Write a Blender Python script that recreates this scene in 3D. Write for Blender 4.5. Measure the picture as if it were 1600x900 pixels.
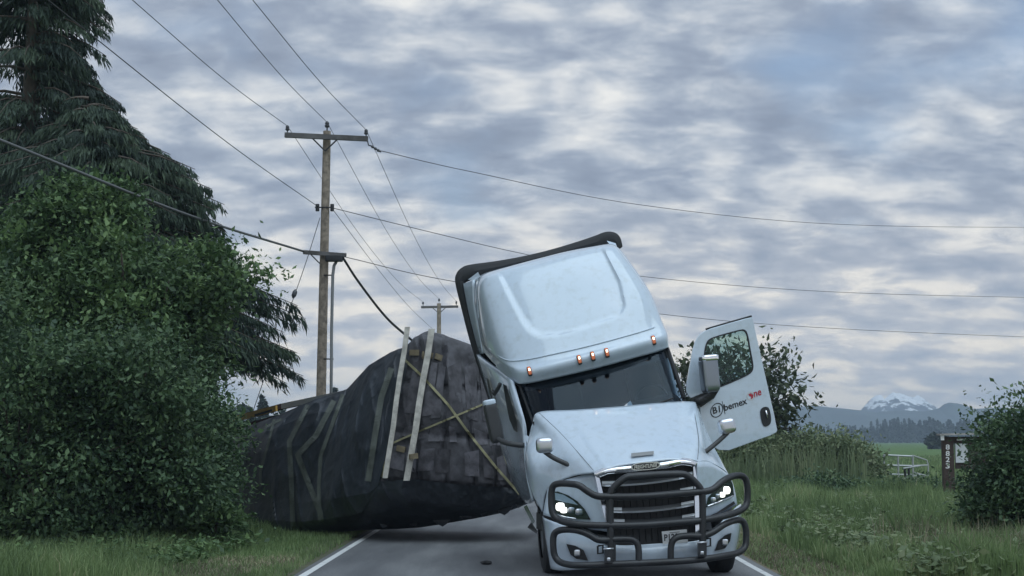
import bpy, bmesh, math, random
import numpy as np
from mathutils import Vector, Matrix, noise, geometry
from mathutils.bvhtree import BVHTree
for o in list(bpy.data.objects): bpy.data.objects.remove(o)
SC = bpy.context.scene
COL = SC.collection
RAD = math.radians
# ------------------------------------------------------------------ camera
F, HOR, VPX, HC = 2311.0, 688.0, 817.0, 1.775      # focal length in photo pixels, horizon row, road vanishing column, eye height
cam = bpy.data.cameras.new('camera'); camo = bpy.data.objects.new('camera', cam); COL.objects.link(camo)
cam.sensor_width = 36; cam.lens = F / 1600 * 36; cam.clip_start = .1; cam.clip_end = 20000
PIT, YAW = math.atan((HOR - 450) / F), math.atan((VPX - 800) / F)
camo.location = (0, 0, HC); camo.rotation_euler = (math.pi / 2 + PIT, 0, YAW)
SC.camera = camo
# ------------------------------------------------------------------ sky
SUN_EL, SUN_AZ = RAD(66), RAD(150)                    # azimuth clockwise from the road direction
w = bpy.data.worlds.new('World'); SC.world = w; w.use_nodes = True
nt = w.node_tree; nt.nodes.clear()
def N(t, typ, **kw):
    n = t.nodes.new(typ)
    for k, v in kw.items():
        if k.startswith('i_'):
            key = k[2:]; key = int(key) if key.isdigit() else key.replace('_', ' ')
            n.inputs[key].default_value = v
        else: setattr(n, k, v)
    return n
def ramp(t, stops, interp='LINEAR'):
    r = t.nodes.new('ShaderNodeValToRGB'); r.color_ramp.interpolation = interp
    el = r.color_ramp.elements
    while len(el) < len(stops): el.new(0.5)
    for e, (p, c) in zip(el, stops):
        e.position = p; e.color = (c[0], c[1], c[2], 1) if len(c) == 3 else c
    return r
L = nt.links.new
sky = N(nt, 'ShaderNodeTexSky', sky_type='NISHITA', sun_disc=False, sun_elevation=SUN_EL, sun_rotation=SUN_AZ)
tc = N(nt, 'ShaderNodeTexCoord')
sep = N(nt, 'ShaderNodeSeparateXYZ'); L(tc.outputs['Generated'], sep.inputs[0])
def math_node(t, op, a, b=None, clamp=False):
    m = t.nodes.new('ShaderNodeMath'); m.operation = op; m.use_clamp = clamp
    for i, v in enumerate((a, b)):
        if v is None: continue
        if isinstance(v, (int, float)): m.inputs[i].default_value = v
        else: t.links.new(v, m.inputs[i])
    return m.outputs[0]
zc = math_node(nt, 'MAXIMUM', sep.outputs[2], 0.0)
den = math_node(nt, 'ADD', zc, 0.34)
u = math_node(nt, 'DIVIDE', sep.outputs[0], den); v = math_node(nt, 'DIVIDE', sep.outputs[1], den)
comb = N(nt, 'ShaderNodeCombineXYZ'); L(u, comb.inputs[0]); L(v, comb.inputs[1])
n1 = N(nt, 'ShaderNodeTexNoise', i_Scale=4.6, i_Detail=6.0, i_Roughness=.52, i_Distortion=.15); L(comb.outputs[0], n1.inputs['Vector'])
map2 = N(nt, 'ShaderNodeMapping'); map2.inputs['Scale'].default_value = (.8, 1.15, 1); map2.inputs['Location'].default_value = (3.1, 7.7, 0); L(comb.outputs[0], map2.inputs[0])
n2 = N(nt, 'ShaderNodeTexNoise', i_Scale=12.5, i_Detail=6.0, i_Roughness=.55, i_Distortion=.2); L(map2.outputs[0], n2.inputs['Vector'])
mixn = math_node(nt, 'ADD', math_node(nt, 'MULTIPLY', n1.outputs[0], .48), math_node(nt, 'MULTIPLY', n2.outputs[0], .52))
cr = ramp(nt, [(.37, (.185, .22, .285)), (.455, (.235, .275, .345)), (.51, (.315, .355, .415)), (.57, (.45, .475, .505)), (.65, (.62, .62, .605))])
L(mixn, cr.inputs[0])
# thin warm band of light low over the horizon
hz = ramp(nt, [(0.0, (.9, .9, .9)), (.06, (.65, .65, .65)), (.17, (0, 0, 0))]); L(zc, hz.inputs[0])
warm = ramp(nt, [(.38, (.36, .40, .46)), (.49, (.56, .55, .54)), (.57, (.92, .82, .66))]); L(mixn, warm.inputs[0])
mixh = N(nt, 'ShaderNodeMix', data_type='RGBA'); L(hz.outputs[0], mixh.inputs[0]); L(cr.outputs[0], mixh.inputs[6]); L(warm.outputs[0], mixh.inputs[7])
# blue gaps: the clear sky behind
n3 = N(nt, 'ShaderNodeTexNoise', i_Scale=2.6, i_Detail=4.0); map3 = N(nt, 'ShaderNodeMapping'); map3.inputs['Location'].default_value = (-4.2, 1.3, 2); L(comb.outputs[0], map3.inputs[0]); L(map3.outputs[0], n3.inputs['Vector'])
gap = ramp(nt, [(.65, (0, 0, 0)), (.80, (.6, .6, .6))]); L(math_node(nt, 'ADD', n3.outputs[0], math_node(nt, 'MULTIPLY', zc, .16)), gap.inputs[0])   # seen steeply, a broken deck shows more of its gaps
bg1 = N(nt, 'ShaderNodeBackground', i_Strength=.10); L(sky.outputs[0], bg1.inputs[0])
bg2 = N(nt, 'ShaderNodeBackground', i_Strength=1.0); L(mixh.outputs[2], bg2.inputs[0])
ms = N(nt, 'ShaderNodeMixShader'); L(gap.outputs[0], ms.inputs[0]); L(bg2.outputs[0], ms.inputs[1]); L(bg1.outputs[0], ms.inputs[2])
wo = N(nt, 'ShaderNodeOutputWorld'); L(ms.outputs[0], wo.inputs[0])
# ------------------------------------------------------------------ sun (veiled by cloud)
sl = bpy.data.lights.new('sun', 'SUN'); sl.energy = 1.35; sl.angle = RAD(70); sl.color = (.76, .92, 1.0)
so = bpy.data.objects.new('sun', sl); COL.objects.link(so)
sd = Vector((math.sin(SUN_AZ) * math.cos(SUN_EL), math.cos(SUN_AZ) * math.cos(SUN_EL), math.sin(SUN_EL)))
so.rotation_euler = (-sd).to_track_quat('-Z', 'Y').to_euler(); so.location = (0, 0, 60)
SC.view_settings.view_transform = 'Standard'; SC.view_settings.look = 'None'; SC.view_settings.gamma = 1
SC.view_settings.exposure = 0.57; SC.view_settings.use_curve_mapping = False
SC.render.engine = 'CYCLES'
SC.cycles.max_bounces = 6; SC.cycles.transparent_max_bounces = 12; SC.cycles.volume_bounces = 0
# ------------------------------------------------------------------ helpers
CM = camo.rotation_euler.to_matrix(); C0 = Vector((0, 0, HC))
def P(px, py, D):
    """world point seen at photo pixel (px,py) standing D metres down the road"""
    d = CM @ Vector(((px - 800) / F, (450 - py) / F, -1.0))
    return C0 + d * (D / d.y)
def G(px, py):
    d = CM @ Vector(((px - 800) / F, (450 - py) / F, -1.0)); return C0 + d * (-HC / d.z)
def tag(o, label=None, cat=None, group=None, kind=None):
    if label: o['label'] = label
    if cat: o['category'] = cat
    if group: o['group'] = group
    if kind: o['kind'] = kind
    return o
def empty(name, loc, label, cat, group=None):
    o = bpy.data.objects.new(name, None); o.location = loc; COL.objects.link(o); o.empty_display_size = .2
    return tag(o, label, cat, group)
PAR = {}
def obj(name, verts, faces, m, parent=None, smooth=False, auto=None):
    me = bpy.data.meshes.new(name); me.from_pydata([tuple(v) for v in verts], [], faces); me.update()
    bm = bmesh.new(); bm.from_mesh(me); bmesh.ops.recalc_face_normals(bm, faces=bm.faces); bm.to_mesh(me); bm.free()
    if smooth: me.polygons.foreach_set('use_smooth', [True] * len(me.polygons))
    if auto: me.set_sharp_from_angle(angle=RAD(auto))
    me.materials.append(m)
    o = bpy.data.objects.new(name, me); COL.objects.link(o)
    if parent is not None:
        o.parent = parent                       # every mesh keeps world coordinates; only the Empties carry a location
        o.matrix_parent_inverse = Matrix.Translation(-parent.location)
    return o
class MB:
    def __init__(s): s.v = []; s.f = []
    def add(s, vs, fs):
        b = len(s.v); s.v += [Vector(x) for x in vs]; s.f += [tuple(i + b for i in f) for f in fs]; return s
    def build(s, name, m, parent=None, smooth=False, auto=None): return obj(name, s.v, s.f, m, parent, smooth, auto)
def beam(p0, p1, wd, hd, up=Vector((0, 0, 1)), bev=0):
    p0 = Vector(p0); p1 = Vector(p1); d = (p1 - p0).normalized(); s = d.cross(up)
    if s.length < 1e-4: s = d.cross(Vector((1, 0, 0)))
    s.normalize(); t = s.cross(d).normalized()
    vs = []
    for p in (p0, p1):
        for a, b in ((-1, -1), (1, -1), (1, 1), (-1, 1)): vs.append(p + s * (a * wd / 2) + t * (b * hd / 2))
    return vs, [(0, 1, 2, 3), (7, 6, 5, 4), (0, 4, 5, 1), (1, 5, 6, 2), (2, 6, 7, 3), (3, 7, 4, 0)]
def tube(pts, r, n=10, cap=True):
    pts = [Vector(p) for p in pts]; rs = r if isinstance(r, (list, tuple)) else [r] * len(pts)
    vs, fs = [], []; prev = None
    for i, p in enumerate(pts):
        d = pts[min(i + 1, len(pts) - 1)] - pts[max(i - 1, 0)]
        if d.length < 1e-5: d = pts[-1] - pts[0]
        d = d.normalized()
        if prev is None:
            a = d.cross(Vector((0, 0, 1)));  a = d.cross(Vector((1, 0, 0))) if a.length < .05 else a
        else: a = prev - d * prev.dot(d)
        a.normalize(); prev = a; b = d.cross(a)
        for k in range(n):
            t = 2 * math.pi * k / n; vs.append(p + (a * math.cos(t) + b * math.sin(t)) * rs[i])
    for i in range(len(pts) - 1):
        for k in range(n): fs.append((i * n + k, i * n + (k + 1) % n, (i + 1) * n + (k + 1) % n, (i + 1) * n + k))
    if cap: fs.append(tuple(range(n))[::-1]); fs.append(tuple(range((len(pts) - 1) * n, len(pts) * n)))
    return vs, fs
def cr1(a, b, c, d, t): return .5 * ((2 * b) + (c - a) * t + (2 * a - 5 * b + 4 * c - d) * t * t + (3 * b - a - 3 * c + d) * t ** 3)
def spline(pts, n):
    pts = np.array(pts, float); m = len(pts) - 1; out = []
    for i in range(m):
        a, b, c, d = pts[max(i - 1, 0)], pts[i], pts[i + 1], pts[min(i + 2, m)]
        if i == 0: a = 2 * b - c
        if i == m - 1: d = 2 * c - b
        for k in range(n): out.append(cr1(a, b, c, d, k / n))
    out.append(pts[-1]); return np.array(out)
def chaikin(pts, it=3, closed=False):
    pts = [np.array(p, float) for p in pts]
    for _ in range(it):
        q = [] if closed else [pts[0]]
        for i in range(len(pts) if closed else len(pts) - 1):
            a, b = pts[i], pts[(i + 1) % len(pts)]; q += [a * .75 + b * .25, a * .25 + b * .75]
        if not closed: q.append(pts[-1])
        pts = q
    return pts
def grid_faces(nr, nc): return [(r * nc + c, r * nc + c + 1, (r + 1) * nc + c + 1, (r + 1) * nc + c) for r in range(nr - 1) for c in range(nc - 1)]
def linear(pts, n):
    pts = np.array(pts, float); out = [pts[i] + (pts[i + 1] - pts[i]) * k / n for i in range(len(pts) - 1) for k in range(n)]; out.append(pts[-1]); return np.array(out)
def loft(rows, nu, nv, conv=None, tweak=None, taut=0):
    """smooth sheet through rows of control points; nu steps between columns, nv between rows"""
    if taut:
        mixd = lambda p, n: spline(p, n) * (1 - taut) + linear(p, n) * taut
        g = np.array([mixd(c, nv) for c in np.array([mixd(r, nu) for r in rows]).transpose(1, 0, 2)]).transpose(1, 0, 2)
        return [Vector(p) for p in g.reshape(-1, 3)], grid_faces(g.shape[0], g.shape[1])
    fine = [spline(r, nu) for r in rows]; cols = np.array(fine).transpose(1, 0, 2)
    g = np.array([spline(c, nv) for c in cols]).transpose(1, 0, 2)
    if tweak is not None: g = tweak(g)
    vs = [conv(*p) if conv else Vector(p) for p in g.reshape(-1, 3)]
    return vs, grid_faces(g.shape[0], g.shape[1])
def plate(outline, conv, thick, holes=(), back=Vector((0, 1, 0))):
    """flat-ish solid plate; outline and holes are lists of (px,py,yl)"""
    loops = [outline] + list(holes); flat = [p for l in loops for p in l]
    tri = geometry.tessellate_polygon([[Vector((p[0], -p[1], 0)) for p in l] for l in loops])
    fr = [conv(*p) for p in flat]; bk = [p + back * thick for p in fr]; n = len(flat)
    fs = [tuple(t) for t in tri] + [tuple(i + n for i in t)[::-1] for t in tri]; b = 0
    for l in loops:
        for i in range(len(l)):
            j = (i + 1) % len(l); fs.append((b + i, b + j, b + j + n, b + i + n))
        b += len(l)
    return fr + bk, fs
def text_mesh(s, size=1.0, bold=.022):
    c = bpy.data.curves.new('text', 'FONT'); c.body = s; c.size = size; c.resolution_u = 3; c.offset = bold
    o = bpy.data.objects.new('text', c); COL.objects.link(o)
    dg = bpy.context.evaluated_depsgraph_get(); me = bpy.data.meshes.new_from_object(o.evaluated_get(dg))
    vs = [v.co.copy() for v in me.vertices]; fs = [tuple(p.vertices) for p in me.polygons]
    bpy.data.objects.remove(o); bpy.data.curves.remove(c); bpy.data.meshes.remove(me)
    x0 = min(v.x for v in vs); x1 = max(v.x for v in vs); y0 = min(v.y for v in vs); y1 = max(v.y for v in vs)
    return [((v.x - x0) / (x1 - x0), (v.y - y0) / (y1 - y0)) for v in vs], fs
def lettering(name, s, conv, org, U, V, yl, m, parent):
    """letters filling the pixel parallelogram org + a*U + b*V"""
    uv, fs = text_mesh(s)
    yf = yl if callable(yl) else (lambda x, y: yl)
    vs = []
    for a, b in uv:
        x = org[0] + a * U[0] + b * V[0]; y = org[1] + a * U[1] + b * V[1]; vs.append(conv(x, y, yf(x, y)))
    return obj(name, vs, fs, m, parent)
def rounded_box(c, ax, half, r=.3, n=3):
    """soft box: centre c, three axes, half sizes"""
    bm = bmesh.new(); bmesh.ops.create_cube(bm, size=2)
    bmesh.ops.bevel(bm, geom=list(bm.edges), offset=r, segments=n, profile=.6, affect='EDGES')
    vs = [Vector(c) + ax[0] * (q.co.x * half[0]) + ax[1] * (q.co.y * half[1]) + ax[2] * (q.co.z * half[2]) for q in bm.verts]
    fs = [tuple(x.index for x in f.verts) for f in bm.faces]; bm.free(); return vs, fs
# ------------------------------------------------------------------ materials
def mat(name, col, rough=.6, metal=0, coat=0, spec=.5, var=0, vscale=3.0, bump=0, bscale=30, dirt=None):
    m = bpy.data.materials.new(name); m.use_nodes = True; t = m.node_tree; b = t.nodes['Principled BSDF']
    b.inputs['Base Color'].default_value = (*col, 1); b.inputs['Roughness'].default_value = rough; b.inputs['Metallic'].default_value = metal
    b.inputs['Coat Weight'].default_value = coat; b.inputs['Specular IOR Level'].default_value = spec
    tcn = N(t, 'ShaderNodeTexCoord')
    if var or dirt:
        nn = N(t, 'ShaderNodeTexNoise', i_Scale=vscale, i_Detail=6.0, i_Roughness=.62); t.links.new(tcn.outputs['Object'], nn.inputs['Vector'])
        c2 = dirt if dirt else tuple(min(1, c * (1 + var)) for c in col); c1 = col if dirt else tuple(c * (1 - var) for c in col)
        rr = ramp(t, [(.38 if not dirt else .5, c1), (.62 if not dirt else .8, c2)]); t.links.new(nn.outputs[0], rr.inputs[0]); t.links.new(rr.outputs[0], b.inputs['Base Color'])
    if bump:
        n2 = N(t, 'ShaderNodeTexNoise', i_Scale=bscale, i_Detail=5.0); t.links.new(tcn.outputs['Object'], n2.inputs['Vector'])
        bn = N(t, 'ShaderNodeBump', i_Strength=bump, i_Distance=.02); t.links.new(n2.outputs[0], bn.inputs['Height']); t.links.new(bn.outputs[0], b.inputs['Normal'])
    return m
def emit(name, col, s):
    m = bpy.data.materials.new(name); m.use_nodes = True; b = m.node_tree.nodes['Principled BSDF']
    b.inputs['Base Color'].default_value = (*col, 1); b.inputs['Emission Color'].default_value = (*col, 1); b.inputs['Emission Strength'].default_value = s; return m
def leafmat(name, stops, trans=.25, rough=.55):
    m = bpy.data.materials.new(name); m.use_nodes = True; t = m.node_tree; b = t.nodes['Principled BSDF']
    at = N(t, 'ShaderNodeAttribute', attribute_name='tint'); rr = ramp(t, stops); t.links.new(at.outputs['Fac'], rr.inputs[0]); t.links.new(rr.outputs[0], b.inputs['Base Color'])
    b.inputs['Roughness'].default_value = rough; b.inputs['Specular IOR Level'].default_value = .35
    tr = N(t, 'ShaderNodeBsdfTranslucent'); t.links.new(rr.outputs[0], tr.inputs[0])
    mx = N(t, 'ShaderNodeMixShader', i_0=trans); t.links.new(b.outputs[0], mx.inputs[1]); t.links.new(tr.outputs[0], mx.inputs[2])
    t.links.new(mx.outputs[0], t.nodes['Material Output'].inputs[0]); return m
def glassmat(name, tint, opac, rough=.03):
    m = bpy.data.materials.new(name); m.use_nodes = True; t = m.node_tree; t.nodes.remove(t.nodes['Principled BSDF'])
    tr = N(t, 'ShaderNodeBsdfTransparent'); tr.inputs[0].default_value = (*tint, 1)
    gl = N(t, 'ShaderNodeBsdfGlossy', i_Roughness=rough); gl.inputs[0].default_value = (.72, .86, 1, 1)
    fr = N(t, 'ShaderNodeLayerWeight', i_Blend=.5); ad = math_node(t, 'ADD', math_node(t, 'MULTIPLY', math_node(t, 'POWER', fr.outputs['Facing'], 5.0), .6), opac, True)
    mx = N(t, 'ShaderNodeMixShader'); t.links.new(ad, mx.inputs[0]); t.links.new(tr.outputs[0], mx.inputs[1]); t.links.new(gl.outputs[0], mx.inputs[2])
    t.links.new(mx.outputs[0], t.nodes['Material Output'].inputs[0]); return m
M = dict(
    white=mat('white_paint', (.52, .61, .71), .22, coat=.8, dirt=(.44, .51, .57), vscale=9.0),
    gunmetal=mat('gunmetal', (.28, .31, .36), .3, .9),
    bright=mat('bright_trim', (.80, .83, .87), .35, .7),
    chrome=mat('chrome', (.85, .87, .9), .10, 1), satin=mat('satin_metal', (.62, .65, .7), .28, 1),
    black=mat('black_steel', (.018, .02, .024), .42, var=.3), rubber=mat('rubber', (.022, .023, .026), .75, bump=.3, bscale=60),
    plastic=mat('grey_plastic', (.035, .037, .04), .5), grille=mat('grille_mesh', (.012, .013, .016), .6),
    glass=glassmat('windshield_glass', (.40, .50, .58), .03), dglass=glassmat('door_glass', (.62, .74, .72), .02), lens=glassmat('lamp_lens', (.85, .88, .9), .04),
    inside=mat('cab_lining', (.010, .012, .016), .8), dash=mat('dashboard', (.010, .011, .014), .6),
    lamp=emit('headlight_led', (1, .98, .92), 1.9), amber=emit('amber_lamp', (.45, .13, .06), .35), amberhot=emit('amber_bulb', (1, .82, .62), 2.2),
    paper=mat('paper', (.7, .72, .75), .7), plate=mat('plate_paint', (.72, .74, .76), .4), ink=mat('black_ink', (.015, .016, .02), .5), red=mat('red_ink', (.42, .02, .04), .5),
    silver=mat('badge_silver', (.75, .77, .8), .25, 1),
    tarp=mat('black_tarp', (.030, .036, .046), .52, var=.35, vscale=1.2, bump=.5, bscale=7), net=mat('net_tarp', (.060, .059, .068), .7, var=.55, vscale=2.2, bump=.4, bscale=9),
    strap=mat('yellow_webbing', (.26, .245, .14), .7, var=.2), gstrap=mat('green_grey_webbing', (.10, .112, .10), .75, var=.2),
    timber=mat('pale_timber', (.46, .44, .40), .75, var=.25, vscale=6), lumber=mat('lumber', (.20, .165, .105), .8, var=.3),
    yellow=mat('yellow_rail', (.55, .33, .06), .5, var=.15), maroon=mat('maroon_rail', (.075, .022, .02), .5), rail=mat('aluminium_rail', (.42, .42, .43), .4, .6),
    pole=mat('weathered_pole', (.27, .225, .18), .85, var=.35, vscale=7, bump=.6, bscale=14), arm=mat('crossarm_wood', (.12, .115, .115), .85, var=.3), iron=mat('dark_iron', (.04, .042, .046), .55, .5),
    porcelain=mat('insulator', (.05, .055, .065), .25), wire=mat('cable', (.03, .032, .036), .6), wirepale=mat('cable_grey', (.10, .105, .11), .5), pvc=mat('grey_conduit', (.22, .23, .24), .55),
    galv=mat('galvanised_tube', (.42, .44, .45), .4, .5), brown=mat('dark_brown_paint', (.045, .028, .022), .7, var=.25), shing=mat('pale_roof_board', (.38, .36, .35), .8, var=.2),
    whitepaint=mat('white_numbers', (.78, .78, .78), .5), bark=mat('bark', (.075, .06, .048), .9, var=.35, bump=.8, bscale=12),
)
# ------------------------------------------------------------------ ground, road
def ground_mat():
    m = bpy.data.materials.new('field_grass'); m.use_nodes = True; t = m.node_tree; b = t.nodes['Principled BSDF']; b.inputs['Roughness'].default_value = 1; b.inputs['Specular IOR Level'].default_value = 0
    tcn = N(t, 'ShaderNodeTexCoord'); a = N(t, 'ShaderNodeTexNoise', i_Scale=.35, i_Detail=8.0, i_Roughness=.65); t.links.new(tcn.outputs['Object'], a.inputs['Vector'])
    r = ramp(t, [(.3, (.060, .10, .042)), (.5, (.105, .165, .066)), (.7, (.155, .20, .09))]); t.links.new(a.outputs[0], r.inputs[0]); t.links.new(r.outputs[0], b.inputs['Base Color'])
    return m
S = 6000
o = obj('ground', [(-S, -200, 0), (S, -200, 0), (S, S, 0), (-S, S, 0)], [(0, 1, 2, 3)], ground_mat()); tag(o, kind='structure')
def asphalt():
    m = bpy.data.materials.new('asphalt'); m.use_nodes = True; t = m.node_tree; b = t.nodes['Principled BSDF']; b.inputs['Roughness'].default_value = .8
    tcn = N(t, 'ShaderNodeTexCoord'); a = N(t, 'ShaderNodeTexNoise', i_Scale=60.0, i_Detail=4.0, i_Roughness=.8); c = N(t, 'ShaderNodeTexNoise', i_Scale=.7, i_Detail=5.0)
    t.links.new(tcn.outputs['Object'], a.inputs['Vector']); t.links.new(tcn.outputs['Object'], c.inputs['Vector'])
    mp = N(t, 'ShaderNodeMapping'); mp.inputs['Scale'].default_value = (1.6, .22, 1); t.links.new(tcn.outputs['Object'], mp.inputs[0]); t.links.new(mp.outputs[0], c.inputs['Vector'])
    s = math_node(t, 'ADD', math_node(t, 'MULTIPLY', a.outputs[0], .45), math_node(t, 'MULTIPLY', c.outputs[0], .55))
    r = ramp(t, [(.38, (.055, .058, .066)), (.5, (.112, .117, .126)), (.62, (.21, .215, .22))]); t.links.new(s, r.inputs[0]); t.links.new(r.outputs[0], b.inputs['Base Color'])
    bn = N(t, 'ShaderNodeBump', i_Strength=.5, i_Distance=.01); t.links.new(a.outputs[0], bn.inputs['Height']); t.links.new(bn.outputs[0], b.inputs['Normal']); return m
def strip(name, xs0, xs1, y0, y1, z, m, jit=0, n=160, seed=0):
    rnd = random.Random(seed); vs = []
    for i in range(n + 1):
        y = y0 + (y1 - y0) * (i / n) ** 2.2
        vs += [(xs0 + rnd.uniform(-jit, jit), y, z), (xs1 + rnd.uniform(-jit, jit), y, z)]
    return tag(obj(name, vs, [(2 * i, 2 * i + 1, 2 * i + 3, 2 * i + 2) for i in range(n)], m), kind='structure')
XL, XR = G(475, 900).x, G(1200, 900).x
strip('road', XL - .14, XR + .16, -5, 900, .008, asphalt(), .025, seed=1)
paint = mat('road_paint', (.62, .63, .63), .6, dirt=(.30, .30, .31), vscale=5.0)
strip('edge_line', XL - .055, XL + .055, -5, 900, .012, paint, .006, seed=2)
strip('edge_line', XR - .05, XR + .05, -5, 900, .012, paint, .006, seed=3)
verge = mat('dry_verge', (.15, .125, .075), .95, dirt=(.07, .085, .035), vscale=2.5, bump=.5, bscale=20)
strip('verge', XR + .13, XR + 1.25, -5, 300, .004, verge, .12, seed=4)
strip('verge', XL - .75, XL - .12, -5, 300, .004, mat('verge_soil', (.07, .075, .04), .95, dirt=(.13, .115, .07), vscale=2), .12, seed=5)
gv = mat('gravel', (.23, .23, .225), .95, var=.3, vscale=14)
c = G(1190, 772); o = obj('driveway', [c + Vector((a * 2.9 * random.Random(i).uniform(.85, 1.1), b * 3.4, .006)) for i, (a, b) in enumerate(((-1.2, -.5), (0, -.75), (1, -.3), (1.1, .5), (0, .8), (-1.2, .7)))], [(0, 1, 2, 3, 4, 5)], gv); tag(o, kind='structure')
# ------------------------------------------------------------------ mountains and far woods
def mountains(name, prof, D, depth, m, seed, base=-2):
    px = np.arange(prof[0][0], prof[-1][0], 1.2); py = np.interp(px, [p[0] for p in prof], [p[1] for p in prof]); nr = 14; vs = []
    for r in range(-nr, nr + 1):
        k = abs(r) / nr
        for x, y in zip(px, py):
            q = P(x, y, D); h = q.z; dy = r / nr * depth
            g = noise.fractal(Vector((q.x * .012 + seed, dy * .012, seed)), .9, 2.1, 6) * (.10 + .5 * k * (1 - k)) * min(h, 60) * .55
            vs.append((q.x * (1 + dy / D * .2), D + dy, max(base, h * (1 - k) ** 1.25 + g * (0 if k == 0 else 1) * (1 - k) + (noise.noise(Vector((q.x * .05, seed, 0))) * 1.0 if k == 0 else 0))))
    return tag(obj(name, vs, grid_faces(2 * nr + 1, len(px)), m, smooth=False), kind='structure')
def snow():
    m = bpy.data.materials.new('snowy_rock'); m.use_nodes = True; t = m.node_tree; b = t.nodes['Principled BSDF']; b.inputs['Roughness'].default_value = .9
    tcn = N(t, 'ShaderNodeTexCoord'); mp = N(t, 'ShaderNodeMapping'); mp.inputs['Scale'].default_value = (1, .5, 1.6); t.links.new(tcn.outputs['Object'], mp.inputs[0])
    a = N(t, 'ShaderNodeTexNoise', i_Scale=.055, i_Detail=7.0, i_Roughness=.7); t.links.new(mp.outputs[0], a.inputs['Vector'])
    sp = N(t, 'ShaderNodeSeparateXYZ'); t.links.new(tcn.outputs['Object'], sp.inputs[0])
    s = math_node(t, 'ADD', a.outputs[0], math_node(t, 'MULTIPLY', math_node(t, 'SUBTRACT', sp.outputs[2], 58), .008))
    r = ramp(t, [(.475, (.05, .06, .075)), (.515, (.85, .87, .9))]); t.links.new(s, r.inputs[0]); t.links.new(r.outputs[0], b.inputs['Base Color']); return m
mountains('snow_mountain', [(1320, 655), (1344, 643), (1350, 635), (1356, 628), (1362, 622), (1368, 618), (1377, 617), (1382, 624), (1388, 618), (1395, 613), (1401, 615), (1408, 615), (1418, 619), (1427, 621), (1434, 617), (1444, 623), (1453, 630), (1467, 638), (1480, 646), (1500, 658)], 2300, 300, snow(), 3.3)
rk = mat('forested_slope', (.035, .05, .045), .95, var=.3, vscale=.02)
mountains('mountain_ridge', [(850, 668), (950, 655), (1040, 652), (1120, 645), (1200, 640), (1249, 636), (1268, 633), (1290, 636), (1313, 638), (1344, 641), (1370, 645), (1400, 641), (1440, 643), (1467, 638), (1475, 632), (1484, 629), (1497, 630), (1508, 633), (1522, 639), (1560, 637), (1620, 645), (1720, 650), (1900, 660)], 1950, 240, rk, 9.1)
mountains('mountain_ridge', [(-500, 660), (-300, 645), (-100, 652), (100, 648), (300, 655), (500, 660), (700, 662), (860, 668)], 1980, 240, rk, 4.7)
def quads_obj(name, ctr, ax, ay, tint, m, parent=None, kind=None, tri=False, fold=0.0):
    """cheap leaf faces: rhombus per leaf, built from arrays"""
    n = len(ctr); ctr = np.asarray(ctr); 
    if tri:
        V = np.stack([ctr - ay, ctr + ay, ctr + ax], 1); k = 3
    else:
        nz = np.cross(ax, ay); nz /= (np.linalg.norm(nz, axis=1, keepdims=True) + 1e-9); ln = np.linalg.norm(ay, axis=1, keepdims=True) * fold
        V = np.stack([ctr - ax, ctr - ay + nz * ln, ctr + ax, ctr + ay + nz * ln], 1); k = 4
    me = bpy.data.meshes.new(name); me.vertices.add(n * k); me.vertices.foreach_set('co', V.astype(np.float32).ravel())
    me.loops.add(n * k); me.polygons.add(n)
    me.loops.foreach_set('vertex_index', np.arange(n * k, dtype=np.int32)); me.polygons.foreach_set('loop_start', np.arange(0, n * k, k, dtype=np.int32))
    me.update(calc_edges=True); me.validate()
    a = me.attributes.new('tint', 'FLOAT', 'FACE'); a.data.foreach_set('value', np.asarray(tint, np.float32))
    me.materials.append(m); o = bpy.data.objects.new(name, me); COL.objects.link(o)
    if parent is not None: o.parent = parent; o.matrix_parent_inverse = Matrix.Translation(-parent.location)
    if kind: o['kind'] = kind
    return o
def unit(a): return a / (np.linalg.norm(a, axis=1, keepdims=True) + 1e-9)
LF = dict(
    mid=leafmat('leaf_mid_green', [(0, (.040, .075, .034)), (.5, (.085, .15, .060)), (1, (.17, .26, .10))]),
    deep=leafmat('leaf_deep_green', [(0, (.032, .064, .036)), (.5, (.066, .118, .056)), (1, (.13, .20, .09))]),
    cedar=leafmat('cedar_spray', [(0, (.020, .036, .030)), (.5, (.040, .066, .046)), (1, (.075, .11, .066))], .12, .7),
    tree=leafmat('field_tree_leaf', [(0, (.036, .050, .030)), (.6, (.065, .088, .044)), (1, (.10, .125, .065))]),
    grass=leafmat('grass_blade', [(0, (.105, .155, .066)), (.5, (.185, .265, .11)), (.85, (.28, .345, .165)), (1, (.40, .37, .235))], .3, .7),
    dry=leafmat('dry_grass', [(0, (.14, .13, .09)), (.5, (.25, .225, .155)), (1, (.40, .35, .24))], .2, .8),
    bramble=leafmat('bramble_leaf', [(0, (.085, .12, .062)), (.5, (.15, .20, .098)), (1, (.26, .29, .165))]),
    far=leafmat('far_wood', [(0, (.020, .034, .024)), (.6, (.034, .052, .034)), (1, (.055, .075, .045))], .1, .8))
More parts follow.
